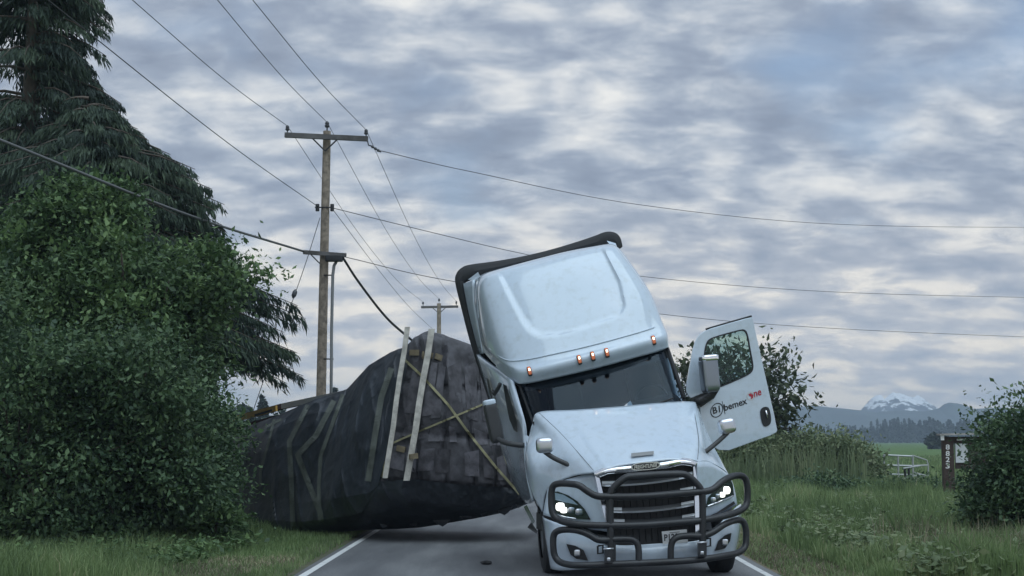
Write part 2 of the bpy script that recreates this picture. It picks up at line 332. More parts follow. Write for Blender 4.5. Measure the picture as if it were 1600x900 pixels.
def forest(name, x0, x1, D, Dd, hmin, hmax, n, label, seed, conif=.5, hf=None):
    R = np.random.RandomState(seed); C, AX, AY, TI = [], [], [], []
    for i in range(n):
        x = R.uniform(x0, x1); y = D + R.uniform(0, Dd); h = R.uniform(hmin, hmax) * (hf(x) if hf else 1)
        con = R.rand() < conif; k = 170; h = h * (1.15 if con else .85)
        t = R.rand(k) ** .8; zz = h * (.04 + .96 * t); rad = (h * .17 * (1.02 - t) ** .9) if con else h * .36 * np.sqrt(np.clip(1 - (2 * t - .95) ** 2 * .9, .05, 1))
        a = R.rand(k) * 6.283; rr = rad * np.sqrt(R.uniform(.15, 1, k)); c = np.stack([x + np.cos(a) * rr, y + np.sin(a) * rr, zz], 1)
        s = h * (.055 if con else .075) * R.uniform(.6, 1.4, k)
        ax = unit(R.randn(k, 3) * [1, 1, .5]) * s[:, None]; ay = unit(np.cross(ax, R.randn(k, 3))) * (s * .7)[:, None]
        C.append(c); AX.append(ax); AY.append(ay); TI.append(np.clip(R.rand() * .6 + R.rand(k) * .4, 0, 1))
    o = quads_obj(name, np.vstack(C), np.vstack(AX), np.vstack(AY), np.concatenate(TI), LF['far']); return tag(o, label, 'wood', kind='stuff')
forest('distant_forest', 95, 420, 880, 160, 9, 13.5, 800, 'dark far-off mixed wood below the blue mountains', 5, .55, lambda x: .78 + .3 * noise.noise(Vector((x * .03, 2, 0))) + .22 * (x > 235))
forest('distant_forest', -75, -12, 170, 25, 5, 7.4, 110, 'hazy green tree line beyond the wrapped load', 6, .3)
forest('distant_forest', 10, 95, 700, 100, 7, 9, 160, 'far-off wood beyond the bramble mound', 8, .4)
# ------------------------------------------------------------------ trees and shrubs
def crown_arrays(lobes, nclump, per, ls, R, spread=.26, flat=.5, shell=.55):
    vol = np.array([l[1][0] * l[1][1] * l[1][2] for l in lobes]) ** .67; vol /= vol.sum(); C, AX, AY, TI, CC = [], [], [], [], []
    for i in range(nclump):
        c0, r = lobes[R.choice(len(lobes), p=vol)]; d = R.randn(3); d /= np.linalg.norm(d)
        k = shell + (1 - shell) * R.rand() ** .6; k *= 1 + .28 * noise.noise(Vector(d * 2.2 + np.array(c0) * .37)) + (.22 * R.rand() if R.rand() < .12 else 0)
        c = np.array(c0) + d * np.array(r) * k
        if c[2] < .12: c[2] = .12 + R.rand() * .3
        CC.append((c, d)); sp = spread * R.uniform(.6, 1.5); m = max(4, int(per * R.uniform(.5, 1.5)))
        pts = c + R.randn(m, 3) * [sp, sp, sp * .75]; ty = np.clip(.5 + .28 * R.randn() + .16 * R.randn(m), 0, 1)
        out = unit(d + R.randn(m, 3) * .9 + [0, 0, -.25]); s = ls * R.uniform(.5, 1.5, m)
        ax = out * (s / 2)[:, None]; sd_ = unit(np.cross(out, np.array([0, 0, 1]) + R.randn(m, 3) * flat)); ay = sd_ * (s * .27)[:, None]
        C.append(pts); AX.append(ax); AY.append(ay); TI.append(ty)
    C = np.vstack(C); C[:, 2] = np.maximum(C[:, 2], .05)
    return C, np.vstack(AX), np.vstack(AY), np.concatenate(TI), CC
def leafy(name, base, lobes, nclump, per, ls, m, label, cat, seed, group=None, trunk_r=.12, trunk_h=2.0, spread=.26, limbs=26, shell=.55, stems=1, sub=0):
    R = np.random.RandomState(seed); base = Vector(base); root = empty(name, base, label, cat, group)
    lobes = [(np.array(c) + np.array(base), r) for c, r in lobes]
    if sub:                                         # billows: most clumps sit on smaller sub-crowns, the rest fill between
        vol = np.array([l[1][0] * l[1][1] * l[1][2] for l in lobes]) ** .67; vol /= vol.sum(); subl = []
        for i in range(sub):
            c0, r = lobes[R.choice(len(lobes), p=vol)]; d = R.randn(3); d /= np.linalg.norm(d); d[1] -= .25; k = R.uniform(.38, .78); subl.append((np.array(c0) + d * np.array(r) * R.uniform(.7, 1.02), (k, k, k * R.uniform(.7, 1.25))))
        subl = [(np.array((c[0], c[1], max(c[2], .5))), r) for c, r in subl]
        A1 = crown_arrays(subl, int(nclump * .66), per, ls, R, spread * .62, shell=.7); A2 = crown_arrays(lobes, int(nclump * .34), per, ls * .9, R, spread, shell=shell)
        C, AX, AY, TI = [np.concatenate([A1[i], A2[i]]) for i in range(4)]; CC = A1[4]
    else: C, AX, AY, TI, CC = crown_arrays(lobes, nclump, per, ls, R, spread, shell=shell)
    quads_obj('crown', C, AX, AY, TI, m, root, fold=.35)
    mb = MB(); top = base + Vector((R.uniform(-.2, .2), R.uniform(-.2, .2), trunk_h))
    for s in range(stems):
        b0 = base + Vector((R.uniform(-.25, .25), R.uniform(-.2, .2), 0)) * (stems > 1)
        mb.add(*tube([b0 - Vector((0, 0, .1)), b0.lerp(top, .5) + Vector((R.uniform(-.1, .1), 0, 0)), top], [trunk_r * 1.25, trunk_r, trunk_r * .75], 8))
    for i in range(limbs):
        c, d = CC[R.randint(len(CC))]; c = Vector(c); st = base.lerp(top, R.uniform(.45, 1)); mid = st.lerp(c, .5) + Vector((0, 0, .25 * (c - st).length * R.uniform(0, .6)))
        mb.add(*tube([st, mid, c], [trunk_r * .5, trunk_r * .3, trunk_r * .1], 5))
    mb.build('trunk', M['bark'], root, True); return root
def at(px, D, z=0): q = P(px, HOR, D); return (q.x, D, z)
leafy('leafy_tree', at(70, 28.5), [((-.3, 0, 3.2), (2.4, 1.7, 2.7)), ((.9, -.4, 4.6), (1.3, 1.2, 1.7)), ((-1.9, .1, 4.3), (1.4, 1.3, 1.9)), ((.1, -.5, 2.2), (2.6, 1.7, 2.1)), ((1.35, -1.0, 3.4), (.8, .7, .9)), ((-.6, -1.2, 3.6), (.9, .7, .9)), ((.3, -.6, 5.9), (.55, .5, 1.1)), ((1.3, -.4, 5.8), (.5, .5, 1.0)), ((-.9, 0, 5.6), (.6, .6, .9))], 2300, 34, .125, LF['mid'],
      'tall bushy roadside tree with bright tips in front of the tall cedar', 'tree', 11, trunk_h=3.0, trunk_r=.16, sub=58)
leafy('leafy_tree', at(204, 27.6), [((0, 0, 3.0), (1.6, 1.4, 2.5)), ((-.6, -.2, 4.3), (1.0, 1.0, 1.5)), ((.8, 0, 3.6), (1.0, 1.0, 1.3)), ((.1, -.3, 1.9), (1.5, 1.4, 1.9)), ((1.9, -.2, 4.9), (.75, .5, .35)), ((1.3, 0, 4.6), (.7, .6, .6)), ((-.7, -.2, 5.5), (.5, .5, .9)), ((.3, -.9, 4.0), (.7, .6, .8)), ((.5, -1.0, 2.6), (.8, .6, .7))], 1900, 34, .12, LF['mid'],
      'round leafy tree beside the drooping cedar boughs, hiding the trailer end', 'tree', 12, trunk_h=2.8, trunk_r=.14, sub=44)
leafy('roadside_shrub', at(25, 23.5), [((0, 0, 1.7), (1.7, 1.1, 1.9)), ((-.9, .2, 2.6), (1.2, .9, 1.5))], 950, 36, .095, LF['deep'], 'dense dark shrub with pale flower spikes at the grass edge', 'shrub', 13, trunk_r=.05, trunk_h=1.4, stems=4, sub=24)
leafy('roadside_shrub', at(165, 24.0), [((0, 0, 1.5), (1.6, 1.1, 1.75)), ((.5, .1, 2.5), (1.0, .9, 1.2))], 950, 36, .095, LF['deep'], 'dense dark shrub between the leafy trees and the mown verge', 'shrub', 14, trunk_r=.05, trunk_h=1.3, stems=4, sub=24)
leafy('roadside_shrub', at(268, 26.0), [((0, 0, 1.1), (.85, .9, 1.4)), ((.1, .3, 1.9), (.7, .8, .9))], 640, 36, .09, LF['deep'], 'leafy shrub pressed against the tarped load', 'shrub', 15, trunk_r=.05, trunk_h=1.2, stems=4, sub=16)
leafy('roadside_shrub', at(345, 24.8), [((0, 0, .3), (.35, .3, .5))], 60, 26, .12, LF['mid'], 'knee-high leafy sapling at the foot of the tarped load', 'shrub', 16, trunk_r=.02, trunk_h=.5, stems=3, limbs=8, spread=.13)
# pale flower spikes of the shrub
def cedar(name, base, h, rfun, nb, label, seed, droop=.55, zmin=1.0, lean=0):
    R = np.random.RandomState(seed); base = Vector(base); root = empty(name, base, label, 'tree')
    mb = MB(); mb.add(*tube([base + Vector((0, 0, -.1)), base + Vector((lean * .5, 0, h * .5)), base + Vector((lean, 0, h))], [.34, .2, .03], 10)); C, AX, AY, TI = [], [], [], []
    for i in range(nb):
        z = zmin + (h - zmin) * R.rand() ** .85; a = R.rand() * 6.283 if R.rand() > .38 else R.randn() * .5; r = rfun(z) * R.uniform(.62, 1.08); d = np.array([math.cos(a), math.sin(a), 0.])
        st = np.array(base) + [lean * z / h, 0, z]; t = np.linspace(0, 1, 9)[:, None]
        pts = st + d * r * t + np.array([0, 0, 1.]) * (r * (.22 * t - droop * t ** 2)); pts[:, 2] += .08 * R.randn()
        mb.add(*tube([Vector(p) for p in pts[::2]], [.045, .035, .025, .015, .006], 4, False))
        ty = np.clip(.45 + .25 * R.randn(), 0, 1); k = int(90 + r * 85)
        tt = R.uniform(.12, 1, k) ** .8; idx = tt * 8; i0 = np.clip(idx.astype(int), 0, 7); fr = (idx - i0)[:, None]; q = pts[i0] * (1 - fr) + pts[i0 + 1] * fr
        side = np.array([-d[1], d[0], 0]); wv = (R.randn(k) * .30 * (1.15 - tt) + R.randn(k) * .09); q = q + side * wv[:, None]; ln = R.uniform(.10, .34, k); q[:, 2] -= np.abs(wv) * .35 + ln * .35 * R.rand(k)
        ax = unit(np.array([0, 0, -1.]) + d * .35 + R.randn(k, 3) * .28) * (ln / 2)[:, None]; ay = unit(np.cross(ax, R.randn(k, 3))) * R.uniform(.010, .026, k)[:, None]
        C.append(q + ax * .6); AX.append(ax); AY.append(ay); TI.append(np.clip(ty + .15 * R.randn(k), 0, 1))
    C = np.vstack(C); C[:, 2] = np.maximum(C[:, 2], .3)
    quads_obj('crown', C, np.vstack(AX), np.vstack(AY), np.concatenate(TI), LF['cedar'], root); mb.build('trunk', M['bark'], root, True); return root
cedar('cedar_tree', at(30, 33), 17, lambda z: float(np.interp(z, [1, 6, 8, 9.5, 11, 14, 17], [2.6, 2.7, 2.5, 2.15, 1.9, 1.5, .3])), 470, 'tall dark cedar towering over the leafy trees, top out of view', 21, .5)
cedar('cedar_tree', at(196, 31.5), 9.0, lambda z: float(np.interp(z, [1, 3.6, 5.1, 5.9, 6.8, 7.8, 8.4, 9.0], [3.4, 4.0, 4.1, 3.0, 2.75, 2.5, 1.3, .5])), 380, 'dark drooping cedar with boughs reaching towards the utility pole', 22, .36, 3.7, -1.0)
leafy('field_tree', at(1165, 56), [((0, 0, 3.6), (2.2, 1.8, 2.0)), ((-1.6, 0, 3.7), (1.3, 1.2, 1.5)), ((.8, .2, 2.6), (1.3, 1.2, 1.3))], 300, 13, .26, LF['tree'], 'open-crowned broadleaf tree behind the open truck door', 'tree', 31, trunk_h=2.6, trunk_r=.16, spread=.30, limbs=90, shell=.25)
leafy('hedge_bush', at(1612, 23.2), [((0, 0, 1.2), (1.05, 1.0, 1.25)), ((.55, .3, 1.55), (.9, .9, .95)), ((-.25, -.1, .75), (.8, .8, .8))], 800, 38, .085, LF['deep'], 'dense rounded evergreen bush partly covering the numbered post', 'bush', 32, trunk_r=.05, trunk_h=1.0, spread=.16, stems=4)
# bramble mound
def mound(name, lobes, n, ls, m, label, cat, seed):
    R = np.random.RandomState(seed); C, AX, AY, TI, _ = crown_arrays(lobes, n, 26, ls, R, .22, shell=.72)
    keep = C[:, 2] > .05; o = quads_obj(name, C[keep], AX[keep], AY[keep], TI[keep], m, fold=.3); return tag(o, label, cat)
q = lambda px, D, z: np.array(at(px, D, z))
mound('bramble_thicket', [(q(1140, 55, .3), (2.6, 2, 1.5)), (q(1210, 55, .3), (2.4, 2, 1.65)), (q(1290, 54, .3), (1.9, 2, 1.7)), (q(1335, 54, .2), (.9, 1.6, 1.3))], 2600, .15, LF['bramble'], 'broad mound of brambles and tall weeds beside the gate', 'thicket', 41)
mound('bramble_clump', [(q(1285, 43, .1), (1.1, .8, .55))], 150, .12, LF['deep'], 'low dark bramble clump in the grass before the mound', 'thicket', 42)
mound('bramble_clump', [(q(1445, 45, .05), (1.6, .8, .45))], 150, .11, LF['deep'], 'low weedy clump at the foot of the metal gate', 'thicket', 43)
mound('round_bush', [(q(1465, 300, 1.2), (2.3, 2, 1.6))], 60, 1.0, LF['far'], 'lone round bush at the far edge of the field', 'bush', 44)
#mound('bramble_clump', [(q(1262, 27.5, .05), (.35, .3, .3))], 22, .12, LF['mid'], 'small broad-leaved weed in the grass by the dry verge', 'weed', 45)
# ------------------------------------------------------------------ grass
def grass(name, n, samp, hf, wf, m, label, seed, bend=.35, tb=0):
    R = np.random.RandomState(seed); pts = samp(R, n); n = len(pts); h = hf(R, pts); wd = wf(pts) * R.uniform(.6, 1.4, n)
    a = R.rand(n) * 6.283; d = np.stack([np.cos(a), np.sin(a), np.zeros(n)], 1); ln = R.uniform(.1, 1, n) * bend
    side = np.stack([np.ones(n), R.uniform(-.3, .3, n), np.zeros(n)], 1) * (wd / 2)[:, None]
    p0 = np.column_stack([pts, np.zeros(n)]); up = np.array([0, 0, 1.])
    p1 = p0 + up * (h * .6)[:, None] + d * (h * ln * .3)[:, None]; p2 = p0 + up * (h * (1 - .35 * ln))[:, None] + d * (h * ln)[:, None]
    V = np.stack([p0 - side, p0 + side, p1 + side * .8, p1 - side * .8, p2], 1).reshape(-1, 3)
    me = bpy.data.meshes.new(name); me.vertices.add(n * 5); me.vertices.foreach_set('co', V.astype(np.float32).ravel())
    b = np.arange(n, dtype=np.int32)[:, None] * 5; LI = np.hstack([b, b + 1, b + 2, b + 3, b + 3, b + 2, b + 4]).ravel(); me.loops.add(n * 7); me.polygons.add(n * 2)
    me.loops.foreach_set('vertex_index', LI.astype(np.int32)); ls = (np.arange(n, dtype=np.int32)[:, None] * 7 + np.array([0, 4], np.int32)).ravel(); me.polygons.foreach_set('loop_start', ls)
    me.update(calc_edges=True); me.validate()
    pat = np.array([noise.noise(Vector((x * .55, y * .3, seed))) for x, y in pts]); pat2 = np.array([noise.noise(Vector((x * 2.1, y * 1.1, seed + 7))) for x, y in pts]); ti = np.clip(.40 + tb + .55 * pat + .45 * pat2 + .17 * R.randn(n), 0, 1)
    at_ = me.attributes.new('tint', 'FLOAT', 'FACE'); at_.data.foreach_set('value', np.repeat(ti, 2).astype(np.float32)); me.materials.append(m)
    o = bpy.data.objects.new(name, me); COL.objects.link(o); return tag(o, label, 'grass', kind='stuff')
def samp(x0, x1, y0, y1, pw=1.6):
    def f(R, n):
        y = y0 + (y1 - y0) * R.rand(n) ** pw; x = x0(y) + (x1(y) - x0(y)) * R.rand(n); return np.stack([x, y], 1)
    return f
lump = lambda p, s, k: np.array([noise.noise(Vector((x * k, y * k * .6, s))) for x, y in p])
grass('meadow_grass', 90000, samp(lambda y: XR + 1.15 + 0 * y, lambda y: .36 * y + 2, 18.5, 52, 1.5), lambda R, p: np.clip(.16 + .30 * np.clip((p[:, 0] - XR - 1.0) / 2.2, 0, 1) + .30 * lump(p, 3, .9) + .18 * lump(p, 5, 2.2), .08, 1) * R.uniform(.6, 1.35, len(p)),
      lambda p: .0075 + .00034 * p[:, 1], LF['grass'], 'tall uncut meadow grass on the far side of the dry verge', 51)
grass('meadow_grass', 26000, samp(lambda y: .13 * y + 0, lambda y: .40 * y, 52, 150, 1.5), lambda R, p: R.uniform(.2, .5, len(p)), lambda p: .0006 * p[:, 1], LF['grass'], 'open field grass stretching to the woods', 52)
grass('dry_grass', 15000, samp(lambda y: XR + .22 + 0 * y, lambda y: XR + 1.35 + 0 * y, 18.5, 60, 1.5), lambda R, p: R.uniform(.03, .10, len(p)), lambda p: .0005 * p[:, 1], LF['dry'], 'straw-coloured clipped grass along the right road edge', 53, .8)
grass('verge_grass', 12000, samp(lambda y: XR + .2 + 0 * y, lambda y: XR + 1.7 + 0 * y, 18.5, 60, 1.5), lambda R, p: R.uniform(.04, .14, len(p)), lambda p: .0004 * p[:, 1], LF['grass'], 'short green grass mixed into the right verge', 54, .6)
grass('dry_grass', 7000, samp(lambda y: .27 * y - .4, lambda y: .35 * y + .6, 20.5, 27, 1.2), lambda R, p: R.uniform(.15, .42, len(p)), lambda p: .0005 * p[:, 1], LF['dry'], 'greyish dead thatch below the rounded bush', 55, .9, -.35)
grass('verge_grass', 30000, samp(lambda y: -9.5 + 0 * y, lambda y: XL - .22 + 0 * y, 18.5, 31, 1.3), lambda R, p: np.clip(.10 + .24 * np.clip((XL - 1.5 - p[:, 0]) / 1.2, 0, 1), .05, 1) * R.uniform(.5, 1.4, len(p)), lambda p: .0085 + 0 * p[:, 1], LF['grass'], 'green verge grass between the shrubs and the left edge line', 56, .5, -.05)
grass('dry_grass', 3800, samp(lambda y: XL - 2.5 + .1 * (y - 19), lambda y: XL - .9 + .16 * (y - 19), 18.8, 22.2, 1.1), lambda R, p: R.uniform(.04, .13, len(p)), lambda p: .010 + 0 * p[:, 1], LF['dry'], 'raked straw of cut grass on the left verge', 57, 1.0)
grass('tall_grass', 500, samp(lambda y: XR + 2.2 + 0 * y, lambda y: .36 * y, 18.8, 24, 1.0), lambda R, p: R.uniform(.45, .8, len(p)), lambda p: .010 + 0 * p[:, 1], LF['dry'], 'pale seed heads standing above the meadow grass', 59, .35, .1)
grass('tall_grass', 2600, samp(lambda y: .125 * y, lambda y: .245 * y, 50.5, 58, 1.0), lambda R, p: R.uniform(.5, 1.0, len(p)) * np.interp(VPX + p[:, 0] / p[:, 1] * F, [1090, 1150, 1250, 1320, 1345, 1365, 1400], [1.6, 1.7, 2.0, 2.1, 1.7, .5, .25]), lambda p: .035 + 0 * p[:, 1], LF['bramble'], 'tall reedy stems growing through the bramble mound', 60, .3)
def weeds(name, n, samp_, hmax, ls, m, label, seed):
    R = np.random.RandomState(seed); p = samp_(R, n); k = 9; c = np.repeat(p, k, 0); hh = np.repeat(hmax * R.uniform(.4, 1, n), k)
    c = np.column_stack([c + R.randn(n * k, 2) * .09, hh * R.uniform(.25, 1, n * k)]); d = unit(R.randn(n * k, 3) * [1, 1, .45]); sz = ls * R.uniform(.5, 1.4, n * k)
    ay = unit(np.cross(d, np.array([0, 0, 1.]) + R.randn(n * k, 3) * .4)) * (sz * .28)[:, None]; ti = np.clip(np.repeat(R.rand(n), k) * .8 + .2 * R.rand(n * k), 0, 1)
    return tag(quads_obj(name, c, d * (sz / 2)[:, None], ay, ti, m, fold=.3), label, 'weeds', kind='stuff')
weeds('meadow_weeds', 2600, samp(lambda y: XR + 1.5 + 0 * y, lambda y: .36 * y + 2, 18.5, 50, 1.4), .52, .12, LF['bramble'], 'leafy weeds scattered through the meadow grass', 61)
weeds('verge_weeds', 420, samp(lambda y: -8.5 + 0 * y, lambda y: XL - 1.6 + 0 * y, 20.5, 25, 1.0), .4, .10, LF['mid'], 'leafy weeds at the foot of the roadside shrubs', 62)
# ------------------------------------------------------------------ utility poles and lines
PD = 37.5
def insulator(mb, p, s=1.0):
    prof = [(0, .018), (.09, .018), (.10, .05), (.14, .07), (.17, .045), (.19, .06), (.23, .05), (.26, .02)]
    mb.add(*tube([p + Vector((0, 0, z * s)) for z, r in prof], [r * s for z, r in prof], 10))
pb, pt = P(499, HOR, PD), P(511, 205, PD); pb.z = 0
pole = empty('utility_pole', pb, 'weathered wooden utility pole with crossarm and grey conduit behind the load', 'utility pole', None)
MB().add(*tube([pb - Vector((0, 0, .2)), pb.lerp(pt, .5), pt], [.135, .12, .10], 16)).build('post', M['pole'], pole, True, 40)
a0, a1 = P(445, 211, PD - .2), P(575, 217, PD - .2)
ca = MB().add(*beam(a0, a1, .10, .125)).build('crossarm', M['arm'], pole)
for sx in (488, 529): MB().add(*beam(P(sx, 216, PD - .24), P(508, 236, PD - .2), .02, .035)).build('brace', M['iron'], pole)
tops = []
for px, py in ((449, 209), (572, 215)):
    mb = MB(); p = P(px, py, PD - .2); insulator(mb, p, .85); mb.build('insulator', M['porcelain'], pole, True); tops.append(p + Vector((0, 0, .2)))
mb = MB(); insulator(mb, pt, 1.0); mb.build('insulator', M['porcelain'], pole, True); tops.insert(1, pt + Vector((0, 0, .23)))
MB().add(*tube([P(580 + 2.2 * i, 228 + 1.4 * i, PD - .2) for i in range(8)], [.02, .045, .02, .045, .02, .045, .02, .015], 8)).add(*tube([P(574, 219, PD - .2), P(576, 227, PD - .2), P(580, 228, PD - .2)], .02, 6)).build('strain_insulator', M['porcelain'], pole, True)
mb = MB()
for sx in (496, 519): mb.add(*tube([P(sx, 319, PD - .1), P(sx, 330, PD - .1)], .05, 8))
mb.add(*beam(P(492, 324, PD - .1), P(521, 324, PD - .1), .03, .03)); mb.build('secondary_rack', M['iron'], pole)
b0, b1 = P(474, 394, PD - .2), P(541, 399, PD - .2); MB().add(*beam(b0, b1, .09, .10)).build('cable_arm', M['arm'], pole)
MB().add(*beam(P(486, 398, PD - .22), P(500, 412, PD - .2), .02, .03)).build('brace', M['iron'], pole)
MB().add(*rounded_box(P(522, 404, PD - .25), (Vector((1, 0, 0)), Vector((0, 1, 0)), Vector((0, 0, 1))), (.22, .1, .08), .3)).build('splice_case', M['iron'], pole, True, 40)
MB().add(*tube([P(526, 408, PD - .2), P(522, 415, PD - .2), P(520, 430, PD - .2), P(518, 520, PD - .2), P(518, 560, PD - .2), Vector((P(518, 560, PD - .2).x, PD - .2, 0))], .04, 8)).build('conduit', M['pvc'], pole, True)
for y in (430, 561): MB().add(*beam(P(506, y, PD - .1), P(521, y, PD - .2), .03, .03)).build('conduit_bracket', M['iron'], pole)
FD = 89
fb, ft = P(686, HOR, FD), P(686, 474, FD); fb.z = 0
far = empty('utility_pole', fb, 'small distant utility pole rising behind the top of the load', 'utility pole')
MB().add(*tube([fb - Vector((0, 0, .2)), ft], [.17, .12], 12)).build('post', M['pole'], far, True, 40)
MB().add(*beam(P(658, 480, FD), P(716, 479, FD), .13, .14)).build('crossarm', M['arm'], far)
ftops = []
for px, py in ((661, 478), (686, 473), (713, 477)):
    mb = MB(); p = P(px, py, FD); insulator(mb, p, 1.0); mb.build('insulator', M['porcelain'], far, True); ftops.append(p + Vector((0, 0, .24)))
for px in (676, 696): MB().add(*beam(P(px, 481, FD), P(686, 490, FD), .03, .04)).build('brace', M['iron'], far)
def cable(name, pts, r, m, label, n=12):
    q = spline(pts, n); tag(MB().add(*tube([Vector(p) for p in q], r, 6)).build(name, m, None, True), label, 'cable')
def back(px, py, z, top, sag=.1):
    D = (z - HC) * F / (HOR - py); p = P(px, py, D); d = p - Vector(top); e = p + d * .9 + Vector((0, 0, .25)); return [top, Vector(top).lerp(p, .5) - Vector((0, 0, sag)), p, e]
cable('power_line', back(207, 0, 8.95, tops[0]), .0075, M['wire'], 'overhead conductor running over the cedar to the near pole\'s outer left insulator')
cable('power_line', back(340, 0, 9.3, tops[1]), .0075, M['wire'], 'overhead conductor reaching the insulator on the near pole\'s top')
cable('power_line', back(395, 0, 9.0, tops[2]), .0075, M['wire'], 'overhead conductor reaching the near pole\'s right arm end over the road')
cable('power_line', back(75, 0, 7.3, P(497, 323, PD - .1)), .008, M['wire'], 'single line crossing before the cedar to the rack below the crossarm')
cable('telephone_cable', back(0, 219, 6.35, P(475, 393, PD - .2), .12), .028, M['wirepale'], 'thick pale telephone cable passing the leafy trees to the lower arm')
for i, nm in enumerate(('left arm ends', 'pole tops', 'right arm ends')):
    t0, t1 = Vector(tops[i]), Vector(ftops[i]); cable('power_line', [t0, t0.lerp(t1, .33) - Vector((0, 0, .55)), t0.lerp(t1, .67) - Vector((0, 0, .55)), t1], .008, M['wire'], 'conductor strung between the %s of the near and distant poles' % nm)
cable('power_line', [P(519, 326, PD - .1), P(590, 420, 52), P(640, 480, 68), P(678, 516, FD)], .008, M['wire'], 'lower neutral wire strung between the near and distant poles')
cable('service_line', [P(592, 235, PD - .2), P(735, 268, 42), P(1000, 320, 50), P(1300, 350, 60), P(1620, 355, 70), P(1800, 350, 76)], .0095, M['wire'], 'topmost line crossing the sky rightward from the crossarm end')
cable('service_line', [P(520, 325, PD - .1), P(670, 362, 42), P(820, 397, 46), P(1005, 432, 51), P(1300, 456, 60), P(1620, 465, 70), P(1800, 467, 76)], .0095, M['wire'], 'middle line crossing behind the cab roof from the pole rack')
cable('service_line', [P(541, 402, PD - .2), P(710, 440, 42), P(1035, 491, 51), P(1300, 513, 60), P(1620, 527, 70), P(1800, 531, 76)], .0095, M['wire'], 'lowest line crossing behind the truck from the cable arm')
cable('telephone_cable', [P(536, 403, PD - .2), P(560, 440, 38.5), P(600, 492, 40), P(632, 522, 41.5), P(675, 556, 44), P(715, 580, 48)], .034, M['wire'], 'slack black cable dropping from the lower arm behind the load')
cable('guy_wire', [P(500, 340, PD - .1), P(478, 410, PD - .8), P(450, 490, PD - 1.6), P(410, 600, PD - 2.6), G(340, 805)], .010, M['wire'], 'thin guy wire slanting down from the near pole into the cedar', 6)
MB().add(*tube([P(462, 452, PD - 1.3), P(461, 456, PD - 1.3), P(459, 462, PD - 1.32), P(458, 466, PD - 1.35)], [.02, .06, .06, .02], 8)).build('guy_insulator', M['porcelain'], bpy.data.objects['guy_wire'], True)
# ------------------------------------------------------------------ gate and numbered post
def lab_tube(parent, name, pts, r, m): return MB().add(*tube(pts, r, 8)).build(name, m, parent, True, 50)
gq = lambda px, py, D=57: P(px, py, D)
gate = empty('livestock_gate', G(1412, 760), 'galvanised tubular livestock gate panels standing open in long grass', 'gate')
for a, b in (((1381, 711), (1426, 713)), ((1381, 727), (1426, 728)), ((1381, 741), (1426, 742)), ((1381, 754), (1426, 754))): lab_tube(gate, 'rail', [gq(*a), gq(*b)], .036, M['galv'])
for x, y0 in ((1381, 710), (1403, 712), (1426, 712)): p = gq(x, y0); lab_tube(gate, 'post', [p, Vector((p.x, p.y, 0))], .04, M['galv'])
for a, b in (((1426, 712), (1447, 719)), ((1426, 728), (1449, 727)), ((1426, 738), (1449, 744)), ((1420, 751), (1449, 743))): lab_tube(gate, 'rail', [gq(*a), gq(*b, 61)], .036, M['galv'])
p = gq(1448, 719, 61); lab_tube(gate, 'post', [p, gq(1450, 726, 61), Vector((p.x + .05, p.y, 0))], .032, M['galv'])
for a, b in (((1411, 732), (1437, 728)), ((1411, 748), (1437, 742))): lab_tube(gate, 'rail', [gq(*a, 54), gq(*b, 57)], .032, M['galv'])
for x in (1414, 1420): p = gq(x, 731, 55); lab_tube(gate, 'post', [p, Vector((p.x, p.y, 0))], .05, M['iron'])
pc = G(1480, 790); PDD = pc.y
sign = empty('numbered_post_sign', pc, 'dark brown roofed sign post with white vertical house number', 'sign post')
tp = P(1480, 684, PDD); MB().add(*beam(Vector((tp.x, PDD, -.1)), tp, .30, .16, Vector((0, 1, 0)))).build('post', M['brown'], sign)
MB().add(*beam(P(1472, 687, PDD + .05), P(1560, 687, PDD + .05), .12, .16)).build('lintel', M['brown'], sign)
MB().add(*beam(Vector((P(1560, 684, PDD).x, PDD, -.1)), P(1560, 684, PDD), .30, .16, Vector((0, 1, 0)))).build('post', M['brown'], sign)
MB().add(*beam(P(1467, 679, PDD), P(1566, 677, PDD), .5, .05)).build('roof_board', M['shing'], sign)
MB().add(*beam(P(1470, 683, PDD - .2), P(1475, 683, PDD - .2), .03, .17)).build('roof_end', M['whitepaint'], sign)
MB().add(*beam(P(1492, 711, PDD + .05), P(1545, 711, PDD + .05), .04, .75)).build('board', M['brown'], sign)
nb = MB().add(*beam(P(1493, 708, PDD - .02), P(1512, 708, PDD - .02), .015, .52)).build('notice', M['paper'], sign)
MB().add(*beam(P(1495, 687, PDD - .05), P(1509, 687, PDD - .05), .02, .045)).build('name_strip', M['whitepaint'], sign)
conv_s = lambda x, y, d: P(x, y, PDD - .095)
for ch, yy in zip('8823', (702.5, 712.5, 722, 732)): lettering('numeral', ch, conv_s, (1477.6, yy), (6.4, .2), (0, -8.2), 0, M['whitepaint'], sign)
